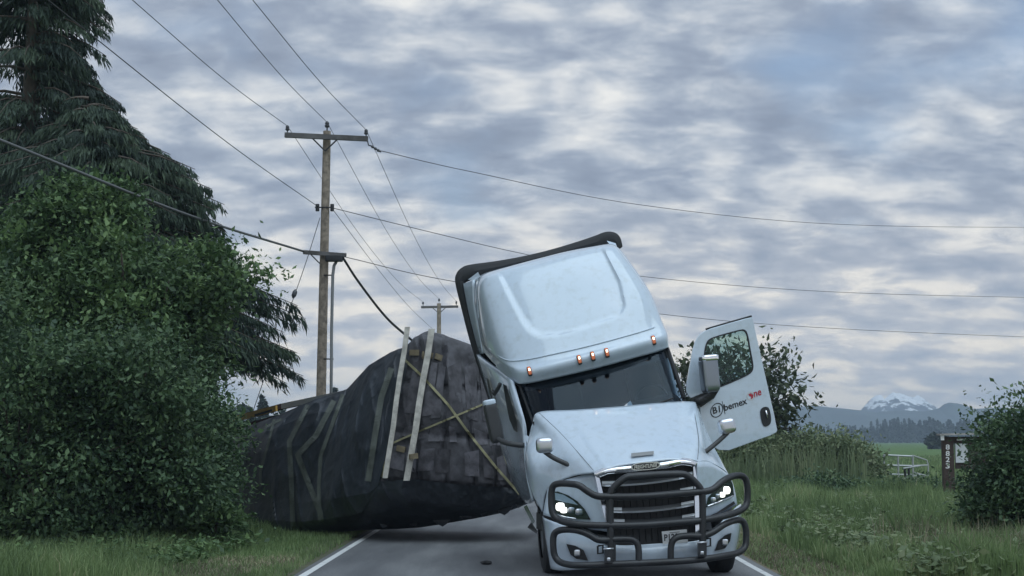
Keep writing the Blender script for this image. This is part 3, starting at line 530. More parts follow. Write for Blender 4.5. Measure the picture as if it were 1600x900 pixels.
# ------------------------------------------------------------------ trailer and wrapped load
R0 = np.random.RandomState(77)
def wrinkle(vs, amp, sc, seed, fold=0, fdir=Vector((1, .4, 0)), ridge=0, rf=1.0):
    out = []
    for p in vs:
        if ridge:
            k = 1 - abs(noise.noise(Vector(((p.x * 1.5 + p.z * .5) * rf, p.y * 1.2 * rf, p.z * .35 * rf + seed)))) * 2.2; p = p + Vector((.2, -.9, .1)) * (ridge * max(0, k) ** 2)
        n = noise.fractal(p * sc + Vector((seed, 0, 0)), .8, 2.0, 4); f = math.sin((p.dot(fdir)) * 7 + 2.2 * noise.noise(p * .9)) * fold
        out.append(p + Vector((.35, -.9, .1)) * (amp * n + f))
    return out
load = empty('tarped_load', G(560, 832), 'huge load wrapped in black tarp, slumped across the road behind the truck', 'wrapped load')
st = [  # (top px,py,D) (shoulder) (mid) (low) (bottom)
    [(650, 526, 26.3), (636, 575, 26.0), (618, 650, 25.9), (602, 715, 25.9), (590, 760, 26.0), (566, 800, 26.6), (556, 829, 27.9)],
    [(632, 543, 26.7), (619, 590, 26.3), (603, 655, 26.2), (588, 720, 26.2), (576, 770, 26.2), (552, 805, 26.8), (536, 831, 28.1)],
    [(609, 551, 27.1), (597, 595, 26.7), (580, 660, 26.5), (564, 725, 26.5), (550, 775, 26.6), (530, 808, 27.1), (512, 833, 28.3)],
    [(575, 572, 27.8), (566, 615, 27.3), (550, 670, 27.1), (533, 730, 27.1), (518, 780, 27.2), (502, 812, 27.6), (490, 833, 28.5)],
    [(541, 609, 28.6), (532, 640, 28.1), (516, 690, 27.9), (502, 740, 27.9), (490, 785, 27.9), (476, 815, 28.2), (468, 833, 28.7)],
    [(492, 624, 29.4), (482, 648, 28.9), (470, 695, 28.7), (462, 742, 28.7), (456, 785, 28.7), (450, 815, 28.8), (446, 832, 29.0)],
    [(432, 650, 30.6), (424, 672, 30.1), (414, 705, 29.9), (408, 745, 29.8), (404, 785, 29.8), (400, 812, 29.8), (398, 829, 29.9)],
    [(360, 677, 32.5), (355, 694, 32.0), (350, 715, 31.7), (348, 750, 31.5), (346, 785, 31.4), (344, 808, 31.4), (343, 822, 31.5)],
    [(270, 672, 35.5), (268, 690, 35.0), (266, 715, 34.7), (265, 745, 34.5), (264, 770, 34.4), (263, 790, 34.4), (262, 806, 34.6)]]
stT = [list(r) for r in st]
# the roof of the load falls away behind the visible edge
for r in stT:
    t = P(*r[0]); b = t + Vector((.9, 2.1, -.35)); c2 = t + Vector((1.0, 2.3, -2.0))
    r.insert(0, ('w', t + Vector((.15, .4, .02)))); r.insert(0, ('w', b)); r.insert(0, ('w', c2))
rows = [[tuple(q[1]) if q[0] == 'w' else tuple(P(*q)) for q in r] for r in stT]
vs, fs = loft(rows, 16, 24, taut=.95)
vs = wrinkle(vs, .06, .9, 5, .004, ridge=.11); vs = wrinkle(vs, .01, 3.0, 2, 0, ridge=.04, rf=3.0)
for v_ in vs: v_.z = max(v_.z, .03)
side = obj('tarp', vs, fs, M['tarp'], load, True, 16)
bv_side = BVHTree.FromPolygons(vs, fs)
er = [
    [(648, 527, 26.25), (668, 518, 26.2), (694, 527, 26.3), (745, 544, 26.6), (800, 566, 27.0)],
    [(634, 572, 26.1), (668, 562, 26.0), (700, 566, 26.1), (755, 580, 26.4), (806, 600, 26.8)],
    [(622, 630, 26.0), (662, 630, 25.85), (704, 634, 25.9), (765, 648, 26.2), (812, 662, 26.6)],
    [(608, 690, 25.95), (655, 693, 25.8), (706, 698, 25.85), (774, 710, 26.1), (820, 722, 26.5)],
    [(594, 752, 25.95), (648, 750, 25.85), (708, 757, 25.9), (780, 762, 26.1), (826, 766, 26.5)],
    [(584, 776, 26.15), (645, 790, 26.2), (715, 792, 26.2), (786, 784, 26.3), (829, 776, 26.6)],
    [(556, 829, 27.7), (650, 825, 27.6), (738, 811, 27.3), (790, 800, 27.0), (830, 785, 27.0)]]
rows = [[tuple(P(*q)) for q in r] for r in er]
for r_, q_ in zip(er[4:], ((572, 750, 26.7), (548, 788, 27.3), (528, 830, 28.3))): rows[er.index(r_)].insert(0, tuple(P(*q_)))
belly = rows[4:] + [[tuple(Vector(q) + Vector((.3, 1.6, .25))) for q in rows[-1]]]
rows = [[tuple(Vector(q) + Vector((.9, 2.0, -.2))) for q in rows[0]]] + rows[:4] + [rows[4][1:]]
rows.append([tuple(Vector(q) + Vector((0, .25, -.1))) for q in rows[-1]])
vs, fs = loft(belly, 22, 14, taut=.4); vs = wrinkle(vs, .09, 1.5, 3, .015, Vector((.6, .8, .3)), .09); vs = wrinkle(vs, .03, 3.0, 6, 0, ridge=.06, rf=2.5); vs = [Vector((p.x, p.y, max(p.z, .05))) for p in vs]
bel = obj('belly_tarp', vs, fs, M['tarp'], load, True, 20); bv_bel = BVHTree.FromPolygons(vs, fs)
vs, fs = loft(rows, 26, 16, taut=.35)
# bundles of boards push the net tarp out in upright columns and two tiers
def bundle(p):
    s = p.x * .95 + .12 * noise.noise(p * 1.3); c = abs((s * 2.3) % 1 - .5) * 2; t = abs((p.z * 1.15 + .1 * p.x) % 1 - .5) * 2
    return -.09 * (max(0, c - .72) / .28) ** 1.0 - .06 * (max(0, t - .8) / .2)
vs = [p + Vector((.1, -1, 0)) * bundle(p) for p in vs]; vs = wrinkle(vs, .045, 1.3, 9, .008, Vector((1, .1, .15)), .04); vs = wrinkle(vs, .01, 3.5, 4, 0, ridge=.03, rf=2.6)
end = obj('end_net', vs, fs, M['net'], load, True, 20); bv_end = BVHTree.FromPolygons(vs, fs)
def on_load(px, py, off=.02):
    d = (CM @ Vector(((px - 800) / F, (450 - py) / F, -1.0))).normalized(); best = None
    for b in (bv_side, bv_end, bv_bel):
        h = b.ray_cast(C0, d)
        if h[0] is not None and (best is None or h[3] < best[3]): best = h
    if best is None: return None
    return best[0] - d * off
def ribbon(name, pix, wid, m, parent, n=14, off=.03):
    pts = []
    for (a, b) in zip(pix[:-1], pix[1:]):
        for k in range(n): pts.append((a[0] + (b[0] - a[0]) * k / n, a[1] + (b[1] - a[1]) * k / n))
    pts.append(pix[-1]); vs, fs = [], []; hw = wid * 85 / 2
    for i, (x, y) in enumerate(pts):
        (x0, y0), (x1, y1) = pts[max(i - 1, 0)], pts[min(i + 1, len(pts) - 1)]; l = math.hypot(x1 - x0, y1 - y0); nx, ny = -(y1 - y0) / l * hw, (x1 - x0) / l * hw
        e = [on_load(x + nx * k, y + ny * k, off) for k in (-1, 0, 1)]
        if None in e: continue
        vs += e
    fs = [(3 * i + k, 3 * i + k + 1, 3 * i + k + 4, 3 * i + k + 3) for i in range(len(vs) // 3 - 1) for k in (0, 1)]
    nv = len(vs); vs += [v + Vector((0, .006, 0)) for v in vs]; fs += [tuple(j + nv for j in f)[::-1] for f in fs]
    return obj(name, vs, fs, m, parent)
ribbon('strap', [(429, 652), (420, 690), (407, 735), (406, 760)], .05, M['gstrap'], load)
ribbon('strap', [(486, 624), (470, 655), (452, 690), (455, 750), (458, 826)], .09, M['gstrap'], load)
ribbon('strap', [(522, 626), (494, 680), (465, 711), (480, 750), (500, 800), (502, 815)], .10, M['gstrap'], load)
ribbon('strap', [(536, 616), (520, 660), (501, 712), (498, 760), (500, 812)], .07, M['gstrap'], load)
ribbon('strap', [(612, 575), (596, 620), (586, 680), (580, 720), (575, 752)], .11, M['gstrap'], load)
ribbon('strap', [(630, 560), (660, 588), (700, 632), (735, 680), (775, 730), (812, 772)], .045, M['strap'], load, off=.05)
ribbon('strap', [(596, 745), (606, 705), (614, 692), (650, 676), (700, 655), (768, 626)], .034, M['strap'], load, off=.05)
for a, b in (((640, 551), (655, 551)), ((660, 553), (676, 556)), ((680, 556), (690, 560)), ((620, 700), (633, 703)), ((660, 556), (690, 559))):
    pa, pb2 = on_load(*a, .03), on_load(*b, .03); MB().add(*beam(pa, pb2, .04, .10)).build('edge_protector', M['lumber'], load)
for (a, b, wd, nm) in (((636.5, 511), (602.5, 747), .085, 'pale timber on the load\'s corner, topped by a yellow strap'), ((674.5, 514), (636, 751), .105, 'broader pale timber leaning on the netted end of the load')):
    pa, pb2 = P(*a, 25.95), P(*b, 25.55); d = (pb2 - pa)
    tb = MB(); nseg = 6; vsb = []
    for i in range(nseg + 1):
        p = pa + d * (i / nseg) + Vector((.008 * math.sin(i * 1.9), .012 * math.sin(i * 1.1), 0)); 
        for sx, sy in ((-1, -1), (1, -1), (1, 1), (-1, 1)): vsb.append(p + Vector((sx * wd / 2, sy * .045, 0)))
    fsb = [(0, 1, 2, 3), tuple(range(nseg * 4, nseg * 4 + 4))[::-1]] + [(i * 4 + k, i * 4 + (k + 1) % 4, i * 4 + 4 + (k + 1) % 4, i * 4 + 4 + k) for i in range(nseg) for k in range(4)]
    tag(obj('timber', vsb, fsb, M['timber']), nm, 'timber')
MB().add(*beam(P(640, 714, 25.5), P(652, 712, 25.6), .05, .09)).build('timber_block', M['lumber'], load)
# packs of boards showing pale through the net, with dark gaps between
RB = random.Random(8)
def patch(name, quad, m, off):
    n = 4; vs = []
    for i in range(n + 1):
        for j in range(n + 1):
            a, b = i / n, j / n; x = (quad[0][0] * (1 - a) + quad[1][0] * a) * (1 - b) + (quad[3][0] * (1 - a) + quad[2][0] * a) * b; y = (quad[0][1] * (1 - a) + quad[1][1] * a) * (1 - b) + (quad[3][1] * (1 - a) + quad[2][1] * a) * b
            p = on_load(x, y, off)
            if p is None: return
            vs.append(p)
    return obj(name, vs, grid_faces(n + 1, n + 1), m, load, True)
tones = [mat('netted_boards', (.14 * k, .135 * k, .155 * k), .8, var=.4, vscale=5) for k in (.45, .58, .75)]
for r, (ya, yb) in enumerate(((560, 655), (662, 692), (699, 744))):
    x = 648 - r * 16 + RB.uniform(-3, 3)
    while x < 800 + r * 6:
        wd = RB.uniform(9, 24); sh = (-9 if x < 690 else 3) * (1.6 if r == 0 else .6); dy = (x - 690) * .10
        if RB.random() > .12: patch('board_pack', [(x, ya + dy + RB.uniform(0, 16 - 4 * r)), (x + wd, ya + dy + RB.uniform(0, 16 - 4 * r)), (x + wd + sh * .6, yb + dy - RB.uniform(0, 6)), (x + sh, yb + dy - RB.uniform(0, 6))], RB.choice(tones), .018)
        x += wd + RB.uniform(2.5, 7)
RF = random.Random(4)
for x, y in ((600, 824), (646, 823), (690, 817), (728, 811), (757, 806), (786, 799), (812, 789)):
    p = on_load(x, y - 5, .0)
    if p is None: continue
    h = RF.uniform(.05, .13); w_ = RF.uniform(.08, .22); pts = [p + Vector((-w_, 0, .05)), p + Vector((w_, .03, .06)), p + Vector((w_ * .5, .02, -h * .6)), p + Vector((RF.uniform(-.5, .3) * w_, -.02, -h)), p + Vector((-w_ * .7, .0, -h * .4))]
    obj('torn_flap', pts + [q + Vector((0, .012, 0)) for q in pts], [(0, 1, 2, 3, 4), (9, 8, 7, 6, 5)] + [(i, (i + 1) % 5, (i + 1) % 5 + 5, i + 5) for i in range(5)], M['tarp'], load)
# trailer bed behind the load
tr = empty('flatbed_trailer', G(420, 815), 'overturned flatbed trailer bed showing a yellow rail behind the load', 'trailer')
bp = [P(545, 611, 31.2), P(440, 633, 33.2), P(352, 656, 35), P(250, 678, 38)]
for i in range(3):
    MB().add(*beam(bp[i] + Vector((0, .25, -.02)), bp[i + 1] + Vector((0, .25, -.02)), .12, .12)).build('side_rail', M['rail'] if i == 0 else M['maroon'], tr)
MB().add(*beam(P(432, 638, 33.0), P(352, 659, 34.6), .05, .13)).build('yellow_rail', M['yellow'], tr)
MB().add(*beam(P(425, 641, 32.7), P(398, 649, 33.2), .012, .05)).build('rail_marking', M['ink'], tr)
dk = [p + Vector((.2, .5, -.12)) for p in bp]; v2 = []
for p in dk: v2 += [p, p + Vector((.5, .5, -1.8)), p + Vector((.62, .62, -1.8)), p + Vector((.12, .12, 0))]
MB().add(v2, [(4 * i + k, 4 * i + (k + 1) % 4, 4 * i + 4 + (k + 1) % 4, 4 * i + 4 + k) for i in range(3) for k in range(4)] + [(0, 1, 2, 3), (15, 14, 13, 12)]).build('deck', M['maroon'], tr)
for k, (a, b) in enumerate((((392, 667), (378, 690)), ((440, 655), (405, 672)))): ribbon('loose_strap', [a, b], .05, M['gstrap'], load)
# ------------------------------------------------------------------ the truck
D0 = 18.8
def T(px, py, yl): return P(px, py, D0 + .97 * yl + .12 * (px - 1005) / 118)
AX = Vector((-.21, .95, .20))                       # the way the cab points back: nose down, tail slewed left
truck = empty('semi_truck', G(1000, 885), 'white sleeper-cab tractor unit leaning sideways with black bull bar and lit headlights', 'truck')
def sheet(name, rows, nu, nv, m, parent=truck, tweak=None, auto=35, thick=0):
    vs, fs = loft(rows, nu, nv, T, tweak)
    o = obj(name, vs, fs, m, parent, True, auto)
    if thick:
        md = o.modifiers.new('thickness', 'SOLIDIFY'); md.thickness = thick; md.offset = -1
    return o
# roof cap
A_ = [(754, 548, 4.3), (775, 571, 3.4), (803, 594, 2.75), (822, 597, 2.5), (869, 588, 2.35), (925, 575, 2.3), (985, 559, 2.35), (1028, 547, 2.5), (1045, 541, 2.75), (1022, 537, 3.7)]
B_ = [(753, 540, 4.3), (771, 558, 3.4), (797, 576, 2.7), (824, 580, 2.42), (870, 570, 2.27), (926, 556, 2.22), (985, 541, 2.27), (1024, 530, 2.42), (1043, 523, 2.7), (1020, 520, 3.7)]
C_ = [(750, 525, 4.3), (765, 545, 3.45), (790, 562, 2.8), (820, 562, 2.55), (870, 552, 2.40), (926, 539, 2.36), (985, 523, 2.4), (1018, 513, 2.55), (1036, 506, 2.8), (1014, 505, 3.7)]
D_ = [(747, 500, 4.3), (756, 507, 3.6), (777, 514, 3.05), (815, 509, 2.8), (865, 497, 2.68), (915, 484, 2.64), (965, 470, 2.68), (1000, 459, 2.8), (1016, 457, 3.1), (996, 455, 3.8)]
E_ = [(743, 458, 4.35), (748, 455, 3.8), (763, 450, 3.45), (800, 440, 3.25), (848, 428, 3.15), (893, 416, 3.12), (935, 406, 3.15), (968, 400, 3.25), (984, 409, 3.5), (972, 409, 4.0)]
F_ = [(744, 441, 4.4), (750, 434, 4.0), (765, 427, 3.75), (800, 417, 3.65), (845, 405, 3.6), (888, 394, 3.58), (928, 386, 3.6), (955, 382, 3.65), (967, 388, 3.78), (962, 390, 4.2)]
G_ = [(742, 437, 4.9), (746, 432, 4.9), (762, 425, 4.9), (796, 416, 4.9), (838, 405, 4.9), (880, 395, 4.9), (920, 388, 4.9), (946, 384, 4.9), (957, 388, 4.9), (955, 391, 4.9)]
rec = np.array([(779, 426), (797, 462), (816, 499), (828, 515), (845, 523), (875, 522), (915, 511), (956, 497), (970, 490), (976, 478), (968, 441), (941, 387), (860, 402)])
def recess(g):
    # shallow pressed panel in the middle of the fairing, and a fold above the lamp strip
    pts = g.reshape(-1, 3)
    for i, (x, y, l) in enumerate(pts):
        ins = False; dm = 1e9; n = len(rec)
        for a in range(n):
            x1, y1 = rec[a]; x2, y2 = rec[(a + 1) % n]
            if (y1 > y) != (y2 > y) and x < (x2 - x1) * (y - y1) / (y2 - y1) + x1: ins = not ins
            t = max(0, min(1, ((x - x1) * (x2 - x1) + (y - y1) * (y2 - y1)) / ((x2 - x1) ** 2 + (y2 - y1) ** 2))); dm = min(dm, math.hypot(x - x1 - t * (x2 - x1), y - y1 - t * (y2 - y1)))
        s = dm if ins else -dm; k = max(0, min(1, (s + 2.5) / 5)); k = k * k * (3 - 2 * k); pts[i, 2] += .06 * k
    return pts.reshape(g.shape)
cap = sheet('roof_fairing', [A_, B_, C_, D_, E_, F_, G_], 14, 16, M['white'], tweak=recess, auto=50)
MB().add(*tube([T(p[0], p[1], p[2] - .008) for p in spline(C_[1:9], 8)], .010, 6)).build('fairing_seam', M['white'], cap, True)
for pl in ([(868, 660, 1.72), (905, 653, 1.72), (950, 643, 1.78)], [(985, 652, 1.68), (1020, 640, 1.72), (1052, 628, 1.8)]):
    MB().add(*tube([T(x, y - 6, l - .03) for x, y, l in pl], .014, 6)).build('wiper', M['rubber'], truck, True)
# lip under the fairing
lip = [[(a[0], a[1], a[2]) for a in A_[1:9]], [(a[0], a[1] + 2.5, a[2] + .05) for a in A_[1:9]], [(a[0] + 1, a[1] + 1, a[2] + .25) for a in A_[1:9]]]
sheet('fairing_lip', lip, 8, 3, M['white'])
for (x, y, l) in ((827, 579, 2.41), (905, 561, 2.23), (926, 555.5, 2.21), (948, 550, 2.225), (1021, 530.5, 2.42)):
    c = T(x, y, l - .02); ux = (T(x + 4, y - 1, l) - T(x - 4, y + 1, l)).normalized(); uz = (T(x - 1, y - 4, l) - T(x + 1, y + 4, l)).normalized(); uy = uz.cross(ux)
    lm = MB().add(*rounded_box(c, (ux, uy, uz), (.024, .03, .058), .55, 4)).build('marker_lamp', M['amber'], truck, True)
    MB().add(*rounded_box(c + uz * .014 - uy * .012, (ux, uy, uz), (.013, .03, .020), .6, 4)).build('bulb', M['amberhot'], lm, True)
    MB().add(*rounded_box(c - uz * .012 + uy * .012, (ux, uy, uz), (.030, .025, .070), .55, 4)).build('bezel', M['plastic'], lm, True)
# rear trim frame of the sleeper
outp = [(772, 640), (754, 583), (737, 529), (725, 482), (715, 442), (716, 428), (723, 420), (735, 416), (775, 411), (818, 404), (860, 394), (902, 381), (930, 371), (945, 365), (957, 365), (965, 371), (969, 386)]
inp = [(779, 640), (761, 583), (744, 529), (732, 484), (724, 447), (725, 441), (731, 438), (742, 433), (778, 424), (820, 412), (862, 402), (905, 392), (932, 387), (946, 385), (953, 384), (960, 385), (964, 394)]
rowsf = [[(a[0], a[1], 4.98) for a in outp], [((a[0] + b[0]) / 2, (a[1] + b[1]) / 2, 4.94) for a, b in zip(outp, inp)], [(a[0], a[1], 4.98) for a in inp]]
sheet('trim_frame', rowsf, 5, 2, M['rubber'], thick=.05)
sheet('side_extender', [[(725, 443, 4.96), (733, 441, 4.7), (742, 437, 4.42)], [(733, 484, 4.96), (738, 482, 4.7), (744, 480, 4.42)], [(744, 528, 4.96), (748, 527, 4.7), (753, 526, 4.4)], [(752, 553, 4.96), (754, 552, 4.7), (757, 552, 4.35)]], 4, 4, M['white'], thick=.03)
for pl in ([(731, 437, 4.85), (747, 425, 4.6), (750, 431, 4.55), (743, 437, 4.6)], [(948, 376, 4.7), (962, 380, 4.7), (966, 391, 4.6), (958, 389, 4.5)]): MB().add(*plate(pl, T, .03)).build('bracket', M['white'], truck)
# left flank: door, sleeper wall
flank = [[(803, 595, 2.76), (785, 580, 3.4), (765, 566, 4.1), (747, 552, 4.94)], [(812, 628, 2.45), (793, 618, 3.2), (776, 610, 4.0), (762, 600, 4.94)], [(822, 665, 2.1), (805, 660, 3.0), (788, 655, 3.9), (776, 650, 4.94)], [(824, 700, 1.98), (812, 702, 2.9), (797, 702, 3.8), (787, 700, 4.94)], [(828, 745, 1.75), (822, 750, 2.7), (812, 752, 3.7), (804, 750, 4.94)], [(836, 782, 1.7), (831, 786, 2.6), (826, 784, 3.6), (820, 780, 4.94)]]
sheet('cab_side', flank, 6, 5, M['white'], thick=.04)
def side_at(px, py, yl, off=.03): return T(px - .4, py, yl) + Vector((-off, -off, 0))
def sidepatch(name, pix, m, th=.02): 
    return MB().add(*plate(pix, lambda x, y, l: T(x, y, l) + Vector((-.03, -.045, 0)), th)).build(name, m, truck)
sidepatch('door_window', [(789, 600, 3.05), (795, 603, 2.9), (803, 632, 2.7), (811, 660, 2.5), (812, 676, 2.4), (806, 672, 2.6), (799, 655, 2.8), (794, 630, 2.95)], M['black'])
sidepatch('sleeper_window', [(763, 590, 4.3), (767, 594, 4.1), (773, 622, 3.95), (772, 628, 4.0), (767, 612, 4.2)], M['black'])
MB().add(*tube([T(x, y, l) + Vector((-.06, -.08, 0)) for x, y, l in ((776, 612, 3.4), (779, 616, 3.35), (786, 605, 3.2), (788, 600, 3.15))], .03, 6)).build('grab_handle', M['plastic'], truck, True)
sheet('pillar', [[(791, 590, 2.86), (796, 592, 2.72), (801, 595, 2.66)], [(803, 630, 2.5), (808, 630, 2.4), (812, 629, 2.38)], [(815, 668, 2.2), (819, 667, 2.08), (822, 665, 2.05)], [(817, 680, 2.1), (819, 680, 2.05), (821, 678, 2.0)]], 3, 5, M['white'])
# right flank behind the open door
rf = [[A_[8], (1020, 536, 3.7), (1000, 530, 4.9)], [(1052, 575, 2.9), (1030, 572, 3.75), (1008, 566, 4.9)], [(1064, 622, 3.1), (1042, 618, 3.8), (1020, 612, 4.9)], [(1085, 700, 3.1), (1060, 700, 3.8), (1040, 690, 4.9)], [(1095, 760, 3.1), (1075, 760, 3.8), (1050, 745, 4.9)]]
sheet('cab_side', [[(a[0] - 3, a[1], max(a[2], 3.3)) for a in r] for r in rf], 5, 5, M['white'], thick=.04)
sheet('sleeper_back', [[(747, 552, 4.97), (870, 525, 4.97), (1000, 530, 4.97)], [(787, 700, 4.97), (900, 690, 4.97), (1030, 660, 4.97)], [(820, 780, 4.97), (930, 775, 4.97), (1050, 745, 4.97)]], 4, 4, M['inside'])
sheet('roof_back', [[(a[0], a[1], 4.92) for a in G_], [(747 + i * 28, 552 - i * 3, 4.97) for i in range(10)]], 3, 4, M['white'])
# interior
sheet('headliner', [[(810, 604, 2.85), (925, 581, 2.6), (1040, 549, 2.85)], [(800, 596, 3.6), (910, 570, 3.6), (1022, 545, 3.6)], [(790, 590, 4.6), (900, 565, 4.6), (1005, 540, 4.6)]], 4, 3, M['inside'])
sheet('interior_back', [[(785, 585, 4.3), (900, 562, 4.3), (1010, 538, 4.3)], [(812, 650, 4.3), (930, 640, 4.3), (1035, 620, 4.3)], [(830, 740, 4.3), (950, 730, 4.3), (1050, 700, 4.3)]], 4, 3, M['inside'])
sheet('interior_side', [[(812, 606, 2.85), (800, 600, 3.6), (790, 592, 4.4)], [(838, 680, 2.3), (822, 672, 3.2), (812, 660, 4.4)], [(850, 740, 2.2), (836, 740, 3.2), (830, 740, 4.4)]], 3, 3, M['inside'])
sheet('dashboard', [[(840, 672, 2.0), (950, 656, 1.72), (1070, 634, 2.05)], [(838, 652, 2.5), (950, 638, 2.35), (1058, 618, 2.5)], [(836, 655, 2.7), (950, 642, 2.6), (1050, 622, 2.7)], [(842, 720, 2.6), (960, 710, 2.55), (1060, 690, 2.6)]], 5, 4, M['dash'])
wc = T(1018, 622, 2.78); ring = []
wu, wv_ = (T(1030, 619, 2.78) - wc).normalized(), Vector((-.15, .55, .8)).normalized()
ring = [wc + (wu * math.cos(a) + wv_ * math.sin(a)) * .23 for a in np.linspace(0, 2 * math.pi, 33)]
MB().add(*tube(ring, .017, 8, False)).add(*tube([wc - wu * .22, wc, wc + wu * .22], .015, 6)).add(*tube([wc, wc - wv_ * .22], .015, 6)).build('steering_wheel', M['plastic'], truck, True)
for px in (885, 1010):
    c = T(px, 600 - (px - 885) * .16, 3.4); MB().add(*rounded_box(c - Vector((0, 0, .35)), (Vector((.97, .2, .2)).normalized(), AX, Vector((-.2, -.1, .95)).normalized()), (.26, .08, .5), .4)).build('seat', M['dash'], truck, True)
MB().add(*plate([(967, 641, 1.66), (985, 626, 1.95), (988, 632, 1.95), (989, 640, 1.7)], T, .004)).build('paper', M['paper'], truck)
# windshield with dark header band and edge seals
W0 = [(809, 600, 2.76), (826, 598, 2.56), (869, 589, 2.43), (925, 576, 2.38), (985, 560, 2.43), (1026, 548.5, 2.56), (1043, 543, 2.80)]
W2 = [(837, 676, 2.02), (852, 672, 1.88), (892, 664, 1.76), (952, 655, 1.72), (1012, 645, 1.76), (1056, 636, 1.9), (1073, 631, 2.1)]
W1 = [((a[0] + b[0]) / 2, (a[1] + b[1]) / 2, (a[2] + b[2]) / 2 - .02) for a, b in zip(W0, W2)]
ws = sheet('windshield', [W0, W1, W2], 6, 6, M['glass'])
def wsub(t0, t1, s0, s1, off):
    g = []
    for t in np.linspace(t0, t1, 4):
        r = []
        for s in np.linspace(s0, s1, 14):
            i = min(5, int(s * 6)); f_ = s * 6 - i; lo = [W0[i][k] * (1 - f_) + W0[i + 1][k] * f_ for k in range(3)]; hi = [W2[i][k] * (1 - f_) + W2[i + 1][k] * f_ for k in range(3)]
            q_ = [lo[k] * (1 - t) + hi[k] * t for k in range(3)]; q_[2] += off; r.append(tuple(q_))
        g.append(r)
    return g
sheet('sun_visor_band', wsub(0, .17, 0, 1, .05), 2, 2, M['dash'])
sheet('windshield_seal', wsub(0, 1, 0, .035, -.03), 1, 4, M['rubber'])
sheet('windshield_seal', wsub(0, 1, .955, 1, -.03), 1, 4, M['rubber'])
sheet('cowl_panel', [[(818, 676, 2.08), (826, 682, 2.0), (837, 690, 1.95)], [(824, 694, 1.96), (829, 698, 1.92), (836, 704, 1.9)]], 3, 3, M['white'])
MB().add(*plate([(832, 658, 1.86), (838, 660, 1.8), (868, 690, 1.35), (864, 694, 1.45), (840, 676, 1.75)], lambda x, y, l: T(x, y, l) + Vector((-.01, -.03, 0)), .03)).build('cowl_vent', M['grille'], truck)
MB().add(*tube([T(836, 672, 1.83), T(862, 692, 1.4)], .012, 6)).build('vent_trim', M['satin'], truck, True)
MB().add(*tube([T(1043, 545, 2.72), T(1056, 582, 2.4), T(1069, 622, 2.05)], .028, 8)).build('windshield_pillar', M['rubber'], truck, True)
# bonnet with its fenders
r0 = [(822, 703, 2.0), (826, 682, 1.95), (832, 662, 1.85), (842, 644, 1.76), (900, 640, 1.62), (965, 635, 1.57), (1030, 629, 1.62), (1080, 627, 1.76), (1089, 634, 1.85), (1096, 652, 1.95), (1101, 672, 2.0)]
r1 = [(821, 730, 1.65), (824, 704, 1.52), (850, 686, 1.36), (874, 674, 1.16), (925, 667, 1.06), (980, 662, 1.03), (1035, 657, 1.06), (1086, 655, 1.16), (1098, 664, 1.36), (1112, 690, 1.52), (1119, 716, 1.65)]
r2 = [(830, 768, 1.35), (835, 734, 1.12), (866, 716, .9), (903, 706, .62), (950, 699, .52), (998, 694, .48), (1045, 690, .52), (1091, 690, .62), (1106, 700, .9), (1127, 720, 1.12), (1136, 748, 1.35)]
r3 = [(847, 800, 1.15), (856, 764, .92), (892, 745, .58), (929, 738, .22), (965, 728, .16), (1009, 722, .13), (1050, 718, .16), (1088, 722, .22), (1108, 722, .55), (1139, 742, .92), (1148, 782, 1.15)]
def hoodtw(g):
    pts = g.reshape(-1, 3)
    for i, (x, y, l) in enumerate(pts):
        # raised centre panel between two creases, and small dents from the crash
        t = (y - 635) / 95; xl = 880 + 62 * t; xr = 1062 + 8 * t; s = min(x - xl, xr - x); k = max(0, min(1, (s + 4) / 8)); pts[i, 2] -= .022 * k * k * (3 - 2 * k)
        pts[i, 1] += .9 * noise.noise(Vector((x * .03, y * .05, 3))) * (1 if x > 1000 else .4)
    return pts.reshape(g.shape)
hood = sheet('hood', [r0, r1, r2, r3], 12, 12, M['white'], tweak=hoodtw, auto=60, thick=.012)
MB().add(*plate([(986, 709.5, .28), (1021, 706, .28), (1021, 711.5, .24), (986, 715, .24)], lambda x, y, l: T(x, y, l) + Vector((0, -.05, .012)), .02)).build('hood_inlet', M['pvc'], hood)
for nm, pl in (('l', [(842, 645, 1.755), (874, 675, 1.155), (903, 707, .615), (927, 735, .225)]), ('r', [(1081, 629, 1.755), (1087, 656, 1.155), (1092, 690, .615), (1090, 718, .225)])):
    MB().add(*tube([T(*p) + Vector((0, -.004, .002)) for p in spline(pl, 6)], .0032, 5)).build('panel_seam', M['plastic'], hood, True)
ylL = lambda x: .90 - .0072 * (x - 853); ylR = lambda x: .15 + .0120 * (x - 1086)
fl = [[(856, 764), (875, 753), (900, 745), (929, 738)], [(852, 785), (880, 783), (912, 783), (941, 780)], [(849, 804), (885, 816), (920, 826), (957, 832)]]
sheet('front_panel', [[(x, y, ylL(x)) for x, y in r] for r in fl], 5, 5, M['white'], thick=.01)
fr_ = [[(1088, 722), (1104, 721), (1122, 730), (1140, 743)], [(1090, 770), (1108, 766), (1128, 764), (1147, 765)], [(1093, 817), (1112, 810), (1132, 800), (1151, 788)]]
sheet('front_panel', [[(x, y, ylR(x)) for x, y in r] for r in fr_], 5, 5, M['white'], thick=.01)
